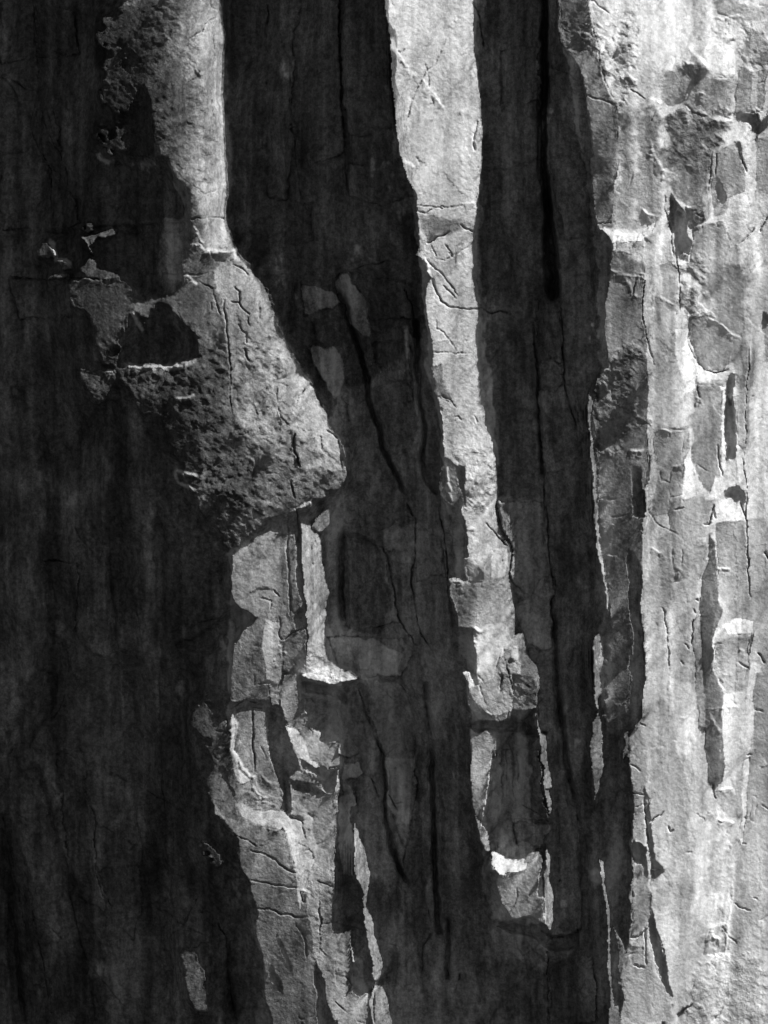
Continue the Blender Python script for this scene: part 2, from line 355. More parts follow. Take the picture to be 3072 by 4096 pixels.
 (.20, 14, '9 650,1010 800,1060 790,1300 700,1400 640,1300 640,1160'),
 (.2, 10, '9 700,840 810,950 800,1060 660,1010 672,860'),
 (0, 3, '6 822,1335 860,1345 895,1480 905,1530 897,1600 890,1659 812,1659'),
 (0, 3, '9 815,-5 897,-5 892,50 840,90 818,92'),
 (0, 6, '9 800,300 862,420 875,700 885,1000 885,1340 830,1420 700,1440 640,1420 800,1300 815,1000 820,850 790,560 780,380'),
 (.52, 4, '9 775,1440 800,1430 790,1560 760,1620'),
 # bright right wall
 ((.80,'3 1000,200',.68,'9 1100,1200'), 3, '3 535,-10 545,130 575,250 610,370 650,530 715,650 725,850 720,1000 700,1150 690,1420 700,1470 680,1659 6 690,0 880,60 882,250 900,560 920,900 915,1200 930,1380 905,1500 890,1659 9 890,60 865,130 872,300 870,500 878,800 885,1000 885,1345 830,1400 800,1500 800,1659 C 810,130 820,300 815,600 815,900 808,1200 785,1280 750,1420 770,1560 745,1696 2400,1696 2400,0 3 1800,0'),
 (.52, 14, '3 720,700 850,700 960,720 1000,680 1020,1050 960,1330 900,1430 800,1450 700,1420 700,1150 725,1000'),
 (.74, 8, '3 790,650 850,700 840,1000 820,1400 790,1400 800,1000'),
 (.50, 18, '3 860,700 990,690 1000,960 900,860'),
 (.50, 10, '3 1060,400 1200,390 1310,490 1430,500 1440,720 1300,760 1150,700 1020,660 980,560'),
 (.38, 14, '3 1020,700 1180,710 1420,770 1380,850 1310,940 1290,1180 1240,1400 1160,1400 1100,1200 1040,1130 1020,900'),
 (.56, 10, '3 1500,180 1659,200 1630,430 1520,430 1480,360'),
 (.62, 12, '3 1320,0 1659,60 1640,160 1500,170 1340,90'),
 (.85, 8, '3 1150,270 1320,250 1480,380 1400,490 1290,470 1200,380'),
 (.86, 8, '3 560,250 700,280 820,330 700,470 640,420'),
 (.5, 6, '3 1480,430 1530,440 1640,450 1630,700 1450,710 1440,600'),
 (.72, 6, '3 1550,450 1590,450 1590,700 1560,700'),
 (0, 2, '3 1425,712 1590,710 1592,780 1640,740 1659,700 1659,780 1600,830 1570,890 1555,860 1545,800 1525,765 1465,772'),
 (.56, 4, '3 1300,960 1420,910 1500,980 1510,1200 1420,1230 1380,1330 1300,1350'),
 (.80, 4, '3 1530,800 1575,830 1575,1300 1545,1330 1520,1200 1520,900'),
 (.58, 3, '3 1580,850 1659,870 1659,1220 1580,1200'),
 (0, 2, '3 1450,892 1475,890 1510,985 1515,1070 1495,985'),
 (0, 3, '3 1040,1180 1100,1280 1140,1350 1155,1480 1180,1510 1150,1620 1100,1600 1070,1450 1035,1400'),
 (0, 3, '3 1330,1080 1370,1150 1390,1240 1365,1280 1335,1240'),
 (.38, 6, '3 1120,1180 1240,1290 1260,1390 1180,1420 1150,1400'),
 (.97, 5, '3 600,1412 660,1432 700,1450 800,1462 880,1452 930,1390 950,1380 930,1450 890,1490 800,1500 720,1500 690,1520 660,1460'),
 (.70, 8, '3 700,1500 900,1490 880,1620 820,1600 740,1560'),
 (.38, 6, '6 690,20 740,10 830,100 800,180 700,210 670,200'),
 (.54, 6, '3 1190,1410 1370,1370 1420,1500 1390,1659 1160,1659 1180,1500'),
 (.78, 6, '3 1370,1370 1500,1370 1540,1430 1480,1520 1420,1520'),
 (.42, 16, '6 1095,60 1180,40 1200,300 1160,410 1110,380'),
 (.52, 14, '6 1180,40 1520,60 1520,400 1540,560 1430,600 1240,380'),
 (.44, 6, '6 1165,420 1280,400 1400,480 1450,600 1400,700 1380,750 1290,740 1210,690 1160,560'),
 (.44, 12, '6 1410,560 1548,600 1540,800 1480,900 1450,760 1400,720'),
 (.90, 5, '6 1085,500 1150,500 1200,620 1215,720 1200,860 1150,880 1110,780 1070,640'),
 (.44, 8, '6 1215,830 1380,820 1390,1050 1350,1400 1240,1350 1180,1300 1175,1050'),
 (0, 1.5, '6 1412,752 1440,755 1450,900 1462,1100 1460,1300 1400,1300 1392,1050 1400,900'),
 (.86, 3, '6 1370,840 1400,850 1392,1000 1385,1290 1370,1200 1380,1000'),
 (.62, 6, '6 1460,900 1530,850 1520,1300 1470,1200'),
 (.84, 4, '6 1550,500 1620,380 1640,560 1659,760 1659,1659 1530,1659 1515,1400 1520,1100 1540,700'),
 (.58, 3, '6 1622,490 1659,440 1659,740 1635,640'),
 (0, 2, '6 1620,375 1659,410 1659,450 1625,500'),
 (.54, 8, '6 960,1110 1130,1110 1110,1300 1060,1450 1000,1430 960,1250'),
 (.60, 6, '6 1050,1380 1160,1320 1150,1500 1050,1540'),
 (0, 2, '6 1040,1640 1080,1595 1135,1590 1090,1615'),
 (0, 3, '6 1400,1480 1440,1470 1500,1530 1460,1560 1410,1560 1380,1510'),
 (0, 3, '6 1440,1450 1500,1520 1525,1590 1525,1640 1480,1560'),
 (.46, 6, '9 1040,0 1130,-5 1130,500 1085,500 1050,200'),
 (.22, 4, '9 1290,200 1330,290 1345,480 1350,640 1370,700 1320,900 1315,1050 1385,1190 1370,1430 1390,1659 C 1400,40 1380,200 1330,280 1290,200 1260,0 9 1270,1440 1265,1290 1245,850 1230,640 1250,520 1285,350'),
 (.24, 8, '9 1240,850 1310,870 1305,1060 1310,1280 1270,1280 1255,1050'),
 (0, 2, '9 1228,1410 1280,1410 1250,1452'),
 ((.48,'9 1430,300',.62,'9 1500,600'), 6, '9 1330,150 1500,130 1525,300 1530,560 1560,720 1480,750 1420,680 1350,600 1345,420'),
 (.92, 6, '9 1440,730 1560,745 1565,810 1440,830 1400,800'),
 (.50, 8, '9 1330,900 1540,870 1530,1020 1490,1200 1400,1180 1320,1050'),
 (.70, 6, '9 1400,1200 1520,1200 1540,1659 1390,1659'),
 (0, 2, '9 1540,850 1575,830 1560,910 1545,960 1530,920'),
 (.48, 6, '9 1190,760 1225,680 1250,900 1262,1290 1275,1408 1228,1408 1210,1200 1190,900'),
 (.54, 8, '9 1100,700 1190,640 1190,900 1150,1040 1100,980'),
 ((.46,'9 1590,1400',.66,'9 1640,1400'), 6, '9 1585,1060 1659,1060 1659,1659 1580,1659 1570,1300'),
 (.86, 5, '9 1545,1000 1640,1020 1580,1080 1570,1400 1540,1659 1520,1500 1530,1200'),
 (.56, 6, '9 820,1440 850,1400 900,1480 905,1659 C 930,120 900,220 890,300 895,580 860,560 830,480 820,200 810,60 9 790,1600'),
 (.66, 8, 'C 930,250 1030,260 1020,400 930,440 920,330'),
 (0, 2, 'C 885,225 905,265 938,302 900,300 885,260'),
 (0, 2, 'C 918,465 940,560 955,690 975,738 940,735 910,560 900,480'),
 (0, 2, 'C 938,740 1030,745 1000,770 955,805 935,790'),
 (.58, 12, 'C 950,800 1080,740 1060,880 960,960'),
 (.50, 8, 'C 820,700 925,700 930,860 925,1100 860,1160 820,1150'),
 (0, 3, 'C 830,545 905,600 905,680 925,810 900,790 880,710 835,700 820,640'),
 (0, 3, 'C 920,860 940,900 945,1040 980,1140 1010,1230 1040,1330 1072,1540 1055,1530 1030,1460 1000,1400 970,1300 940,1180 922,1050'),
 (.5, 5, 'C 970,1130 1000,1210 1025,1290 1000,1240'),
 (0, 2, 'C 805,1200 910,1225 880,1250 820,1230'),
 (.52, 8, 'C 790,1270 910,1230 960,1330 1060,1560 1080,1696 800,1696 750,1440'),
 (.50, 20, 'C 1290,430 1450,450 1430,900 1400,1060 1300,900 1270,600'),
 (.60, 14, 'C 1500,0 1659,0 1659,700 1640,1250 1560,1250 1420,1250 1420,900 1490,500'),
 (.55, 8, 'C 1560,280 1590,300 1590,460 1560,440'),
 (.44, 6, 'C 1300,1120 1400,1100 1400,1290 1260,1270 1270,1200'),
 (.60, 25, 'C 1250,1290 1659,1260 1659,1696 1200,1696'),
 (0, 2, 'C 1090,1640 1120,1600 1195,1565 1140,1610 1110,1650'),
 (.56, 5, '9 1240,0 1310,0 1300,110 1270,160 1240,150'),
 (.56, 7, '9 960,240 1060,200 1080,600 1020,700 1000,560'),
 (.58, 8, '9 1130,500 1230,480 1220,640 1190,760 1130,700'),
 (.56, 12, '9 950,1400 1060,1100 1090,1659 980,1659'),
 (.80, 9, '9 1060,1100 1180,1150 1200,1500 1120,1659 1090,1500'),
 (.56, 14, 'C 1100,60 1180,60 1190,380 1130,560 1080,700 1060,500'),
 (.80, 12, 'C 1190,400 1290,420 1300,900 1240,1100 1190,900'),
 (.60, 10, 'C 1130,760 1200,900 1190,1100 1110,1000'),
 (.54, 6, 'C 1330,270 1440,260 1500,420 1400,420 1340,330'),
 (.60, 6, '6 980,100 1090,60 1090,420 1010,300'),
 (.54, 5, '6 1000,1330 1060,1380 1050,1640 930,1659 960,1480'),
 (.90, 3, 'C 1510,60 1550,60 1530,330 1500,600 1490,580'),
 # second pass, middle of the wall
 (.34, 5, 'H 565,575 622,582 632,800 655,870 610,960 585,900 570,800'),
 (.62, 6, 'H 500,940 560,960 572,1080 560,1230 505,1200 490,1050'),
 (.34, 5, 'H 378,1100 470,1130 500,1200 495,1290 376,1300'),
 (.74, 4, 'H 578,1405 640,1440 670,1480 690,1550 740,1590 700,1595 650,1560 605,1480'),
 (.44, 5, 'H 640,1720 815,1700 800,1960 720,1930 690,1800'),
 (.50, 5, 'H 372,1660 430,1640 520,1700 575,1712 568,1780 480,1775 400,1750'),
 (.90, 4, 'H 365,1742 440,1785 520,1800 580,1788 600,1830 560,1848 480,1832 400,1802'),
 (.72, 5, 'H 578,1822 640,1850 660,1960 705,1990 660,2100 640,2200 620,2000 600,1900'),
 (.30, 5, 'H 258,1600 330,1650 362,1740 385,1830 300,1800 262,1720'),
 (.26, 4, 'H 272,1430 335,1380 350,1500 368,1620 350,1680 320,1600'),
 (.92, 2, 'H 356,1350 371,1358 366,1480 358,1510 382,1590 428,1638 385,1655 362,1600 344,1520'),
 (0, 3, 'H 505,1330 560,1372 600,1480 645,1590 605,1640 596,1800 585,1760 570,1690 530,1580 510,1420'),
 (0, 2.5, 'H 655,1330 690,1368 702,1412 742,1432 746,1472 800,1490 822,1462 830,1300 700,1240 650,1240'),
 (0, 2.5, 'H 602,1640 660,1650 705,1662 782,1722 705,1712 625,1684'),
 (0, 2.5, 'H 650,1556 715,1598 800,1608 760,1636 705,1618 668,1590'),
 (0, 2.5, 'H 612,1795 662,1800 660,1815 618,1808'),
 (.80, 4, 'H 1468,650 1545,640 1560,760 1475,765'),
 (.42, 4, 'H 1382,1250 1430,1330 1500,1370 1562,1350 1562,1385 1500,1398 1420,1365 1386,1330'),
 (.70, 5, 'H 1412,975 1540,960 1560,1080 1500,1150 1490,1210 1430,1225 1412,1120'),
 (.38, 5, 'H 1570,1180 1659,1200 1659,1330 1565,1330'),
 (.92, 3, 'H 1465,1955 1520,1998 1580,2014 1640,1992 C 150,680 200,645 215,655 160,705 100,745 30,775 H 1560,2066 1510,2050 1480,2010'),
 (.62, 3, 'C 170,660 205,640 250,640 240,670 190,700 150,700'),
 # second pass, right side
 (.50, 5, 'I 440,520 530,500 545,600 520,660 470,650 440,600'),
 (.80, 4, 'I 528,600 545,560 560,700 545,800 520,740'),
 (.58, 6, 'I 500,720 580,700 590,900 560,980 500,900'),
 (.46, 5, 'I 545,460 600,430 640,400 625,600 600,700 560,640'),
 (.78, 4, 'I 612,700 640,690 700,750 690,770 615,780'),
 (0, 2, 'I 636,690 690,690 702,716 672,716 640,704'),
 (.52, 6, 'I 622,780 695,770 702,900 650,960 625,880'),
 (.86, 4, 'I 640,1070 722,1062 722,1092 650,1100'),
 (.54, 7, 'I 640,1110 715,1110 700,1200 640,1200 620,1150'),
 (.50, 4, 'I 552,1070 572,1040 580,1200 590,1365 568,1365 560,1200'),
 (.62, 6, 'I 440,1460 490,1440 560,1500 540,1620 500,1740 470,1770 440,1760 425,1640'),
 (0, 2, 'I 425,1560 432,1640 440,1740 470,1770 440,1768 428,1700 415,1600'),
 (.52, 8, 'I 440,1830 500,1800 490,1860 440,1890'),
 (.42, 5, 'I 378,1870 425,1780 430,1900 400,1970 378,1960'),
 (.58, 14, 'I 620,1640 660,1640 680,1700 650,1880 640,1960 610,1900'),
 (.50, 6, 'I 600,1940 650,1930 665,2000 600,2010'),
]
# rock colour (albedo) with light and shade zones painted in, outline
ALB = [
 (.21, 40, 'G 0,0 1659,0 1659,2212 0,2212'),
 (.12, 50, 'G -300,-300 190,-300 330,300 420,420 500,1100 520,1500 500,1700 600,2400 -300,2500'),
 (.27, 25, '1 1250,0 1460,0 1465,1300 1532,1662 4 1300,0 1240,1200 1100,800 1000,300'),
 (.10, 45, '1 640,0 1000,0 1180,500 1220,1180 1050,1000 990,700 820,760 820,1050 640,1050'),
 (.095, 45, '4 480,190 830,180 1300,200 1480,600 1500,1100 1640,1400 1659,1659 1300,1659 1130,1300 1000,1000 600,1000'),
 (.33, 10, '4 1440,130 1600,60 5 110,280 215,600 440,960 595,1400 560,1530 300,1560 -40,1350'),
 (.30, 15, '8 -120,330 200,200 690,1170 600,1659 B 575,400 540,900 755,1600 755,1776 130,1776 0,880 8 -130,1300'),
 (.088, 30, 'G 480,-50 850,-50 880,420 940,700 700,900 500,500'),  # shaded wall, darkened in colour to deepen its shadow
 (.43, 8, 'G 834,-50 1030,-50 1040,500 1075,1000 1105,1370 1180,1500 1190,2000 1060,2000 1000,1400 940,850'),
 (.14, 25, 'G 1040,-50 1260,-50 1330,600 1290,1000 1330,2300 1200,2300 1110,1300 1040,600'),  # gully wall, its shade painted into the colour too
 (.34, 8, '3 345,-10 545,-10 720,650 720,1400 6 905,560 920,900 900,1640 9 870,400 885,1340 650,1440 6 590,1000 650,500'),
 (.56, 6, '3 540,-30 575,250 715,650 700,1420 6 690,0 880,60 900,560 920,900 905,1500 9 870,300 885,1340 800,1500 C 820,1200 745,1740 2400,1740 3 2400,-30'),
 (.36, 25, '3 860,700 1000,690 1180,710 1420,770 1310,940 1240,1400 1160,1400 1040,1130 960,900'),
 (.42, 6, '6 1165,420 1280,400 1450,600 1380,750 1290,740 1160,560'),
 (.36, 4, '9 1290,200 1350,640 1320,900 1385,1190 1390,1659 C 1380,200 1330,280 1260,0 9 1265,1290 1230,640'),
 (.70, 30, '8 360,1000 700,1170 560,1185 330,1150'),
 # inside the shade: paler scabs, dark streaks, and shading of planes painted in
 (.30, 3, '5 380,640 440,620 500,650 555,610 580,720 620,820 620,900 600,960 650,1000 640,1120 600,1120 560,960 510,850 450,830 400,760'),
 (.24, 3, '5 350,240 420,230 560,290 600,350 440,400 360,440 340,380'),
 (.46, 4, 'B 600,100 690,90 720,160 650,200 690,280 700,370 660,380 650,480 690,560 680,820 600,815 570,700 580,540 565,440 590,330 620,280 590,230'),
 (.42, 5, 'B 870,20 1060,10 1070,140 1085,360 1040,560 990,640 960,560 900,330 885,150'),
 (.27, 3, '5 530,180 660,130 700,280 760,400 770,560 720,560 650,450 560,250'),
 (.32, 5, '5 1060,560 1100,900 1110,1330 1060,1300 1080,900 1040,760'),
 (.38, 12, '8 500,900 760,900 1000,1000 960,1140 700,1160 560,1060'),
 (.30, 8, '8 850,180 1180,170 1190,330 1080,420 900,400'),
 (.32, 12, '8 780,1180 1000,1180 1050,1659 870,1659 840,1350'),
 (.26, 20, 'C 0,1130 240,1080 480,1150 480,1240 300,1400 100,1300'),
 (.26, 8, '9 100,650 330,480 330,950 180,880 90,700'),
 (.28, 20, '9 0,0 260,0 300,480 220,620 80,560 0,180'),
 (.24, 10, 'C 80,460 290,470 280,600 90,580'),
 (.22, 20, '6 220,700 380,700 520,1000 520,1200 250,1000'),
 (.13, 14, 'H 830,560 1010,600 1050,900 1000,1010 850,1010'),
 (.30, 10, 'H 980,1240 1130,1240 1150,1500 1020,1540 960,1380'),
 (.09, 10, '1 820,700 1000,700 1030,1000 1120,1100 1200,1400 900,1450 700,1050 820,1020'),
 (.09, 12, '4 790,480 960,430 1240,480 1285,720 960,770 780,740'),  # hollow above the arc ledge, its shadow painted dark
 (.16, 6, 'A 220,0 310,60 480,300 600,600 650,1000 470,900 380,600 300,200'),
]
# bright arrises and ledge lips: (height, width, line)
LIPS = [
 (13, 10, '3 600,1412 660,1440 720,1458 800,1464 880,1455 930,1405 958,1370'), (9, 8, 'H 1468,1960 1490,1975 1510,1990'), (11, 9, 'H 700,1188 780,1150 850,1170'),
 (6, 8, 'H 445,1640 470,1690 520,1722 575,1735'), (5, 7, 'H 410,1640 430,1700 480,1745 560,1765'), (5, 6, 'H 500,1850 540,1862 570,1848'), (8, 9, 'H 640,1560 690,1610 760,1650 815,1700'), (6, 7, 'H 300,1280 380,1305'), (7, 8, 'H 105,318 150,325 200,318'), (7, 8, 'H 110,330 150,380 230,400'), (6, 7, 'H 560,1090 590,1105'), (8, 8, 'H 1340,1165 1365,1175 1390,1225'), (6, 7, 'H 1400,980 1440,1000'), (8, 9, 'H 640,470 700,440'),
 (9, 9, '4 690,770 720,785 752,784'), (22, 11, '4 772,742 850,760 960,772 1060,770 1180,745 1292,712'),
 (8, 8, '4 1195,150 1240,195 1275,225'), (9, 8, '4 860,400 880,450 930,540'), (7, 7, '4 800,480 808,570'),
 (9, 10, '4 1310,8 1420,12 1508,6 1520,50 1560,66'), (8, 9, '1 1215,1600 1290,1600 1320,1630 1500,1625'),
 (8, 9, '1 1245,1480 1280,1520 1310,1600'), (10, 9, '1 632,990 670,1040 720,1065'), (6, 7, '1 670,515 700,535 740,530'),
 (7, 9, '1 250,375 330,372 400,378'), (6, 6, '1 860,370 862,415'), (8, 8, '1 308,1540 345,1572 365,1655 4 370,70 430,62 462,120'),
 (7, 7, '1 522,1525 580,1600 625,1652'), (6, 6, '4 460,190 600,184 830,170'), (5,5,'4 690,215 720,225 745,215'),
 (9, 8, '4 1130,970 1210,968 1280,935'), (9, 8, '4 1128,1440 1200,1450 1280,1450'), (7, 7, '4 1240,1100 1285,1100'),
 (8, 7, '4 1130,1440 1165,1510 1270,1550'),
 (12, 9, '7 1512,1380 1528,1440 1525,1520 1500,1600 A 1500,0 1540,80 1620,180 1659,180'),
 (7, 7, 'A 1210,170 1270,230 1310,280 1362,302'), (6, 6, 'A 1190,270 1200,360'), (5, 5, 'A 1320,345 1328,365'), (7,7,'A 1295,572 1360,600'), (7,7,'A 1300,655 1350,680 1390,740'),
 (8, 8, 'B 0,185 20,180 40,180'), (9, 8, 'B 320,910 385,925'), (7, 7, 'B 372,422 398,450 402,560 430,618'), (6, 6, 'B 257,230 275,430'),
 (9, 8, 'B 0,220 30,270 80,310 120,322'), (7, 7, 'B 60,150 120,210 200,240'), (6,5,'B 290,520 300,680 305,810'),
 (7, 7, '8 205,1210 212,1345 222,1440'), (7, 7, '8 140,1345 210,1360'), (6, 6, '8 190,950 215,965'), (6, 6, '8 200,992 230,1000'),
 (7, 6, '8 360,982 405,985'), (7, 6, '8 340,1350 378,1400'), (6, 6, '8 170,1090 160,1050 150,1030'), (6, 6, '8 450,510 490,560 498,620'),
 (7, 7, '8 415,225 455,240'), (8, 7, '8 1290,520 1340,535 1400,530'), (8, 7, '8 1375,150 1400,185 1465,195'), (6, 6, '8 1455,920 1490,938'),
 (6,6,'8 1460,815 1500,840 1540,815'), (7,6,'8 1530,1375 1560,1400 1600,1410'),
 (10, 9, '2 905,240 925,320 965,360 1010,450 1050,500 1080,485'), (9, 9, '2 1100,520 1160,580 1220,660 1270,715'),
 (8, 8, '2 1340,740 1420,705'), (9, 8, '2 985,1040 1010,1060 1070,1100'), (7, 7, '2 1410,475 1455,465'), (7,7,'2 1280,180 1340,110'),
 (9, 9, '2 1095,1430 1105,1520 1140,1570'), (8, 7, '2 1390,1320 1470,1338'), (7,7,'5 1110,50 1155,80 1170,185 1185,190'),
 (6, 6, '5 1230,1010 1245,1150 1262,1330'), (6, 6, '5 1270,1390 1290,1500 1320,1640'), (5,5,'5 1190,590 1250,595 1340,590'),
 (10, 9, '5 1000,490 1005,600 1025,735'),
 (8, 8, '3 1060,405 1120,385 1160,410 1210,410'), (12, 14, '3 1150,280 1210,370 1290,465'), (7, 7, '3 870,620 940,635 1000,655'),
 (7, 7, '3 720,650 770,615 800,560'), (9, 9, '3 865,1290 890,1325 950,1335'), (7, 7, '3 1280,735 1340,750 1440,780'), (8, 10, '3 910,880 950,980 1000,1070 1090,1100'),
 (7, 7, '3 1040,1185 1080,1260 1160,1300 1210,1285'), (8, 7, '3 1190,1420 1290,1395 1380,1375'), (7,7,'3 470,235 520,228 560,270'), (7, 7, '3 1450,1510 1480,1550'),
 (6,6,'3 1120,610 1180,600 1250,595'), (8, 8, '3 1560,690 1590,665'), (7,7,'3 1290,110 1400,130 1500,110'), (8,8,'3 1350,210 1420,250 1500,180'),
 (6, 6, '6 640,105 760,150 860,180 900,215'), (6, 6, '6 770,160 830,280 870,310'), (7, 7, '6 840,155 890,160'), (6, 6, '6 930,262 1010,310 1110,375'),
 (8, 8, '6 1070,620 1160,610 1200,680'), (7, 7, '6 1120,760 1170,760 1160,830'), (7, 7, '6 1200,980 1230,920 1250,915'), (8, 8, '6 800,1240 880,1240'),
 (6, 6, '6 600,800 660,850'), (5, 5, '6 980,1100 1050,1135 1120,1120'), (5,5,'6 1280,410 1380,480 1500,560'), (6,6,'6 1060,1340 1160,1320'), (6,6,'6 1180,1330 1220,1400 1180,1450'),
 (7, 7, '9 920,290 980,330 1010,315'), (6, 6, '9 1215,235 1270,240'), (6, 6, '9 1095,490 1135,420'), (6, 5, '9 710,1260 790,1260'), (6, 5, '9 660,350 720,350'),
 (5, 5, '9 1265,1290 1400,1285 1490,1290'), (6, 6, '9 1300,1310 1330,1390 1370,1435'), (8,9,'9 810,690 850,760 880,800'), (6, 6, '9 830,905 880,960'), (6,6,'9 1470,925 1520,930'),
 (5,5,'9 1340,430 1420,425'), (5,5,'9 1390,1130 1410,1080'),
 (8, 8, 'C 1340,435 1400,440 1460,470'), (7, 7, 'C 1290,380 1330,410'), (6, 6, 'C 1365,265 1410,235 1450,240'), (8, 9, 'C 1305,1120 1330,1160 1375,1165'),
 (6, 6, 'C 1270,1270 1300,1280 1370,1295'), (6, 6, 'C 1250,1570 1280,1640'), (7, 7, 'C 1425,790 1430,900 1410,1100 1400,1290'), (6,6,'C 745,1420 770,1415'), (7,7,'C 690,1610 740,1590'), (6,6,'C 700,1010 740,1130 775,1260'),
 (5,5,'C 830,540 900,600'),
]
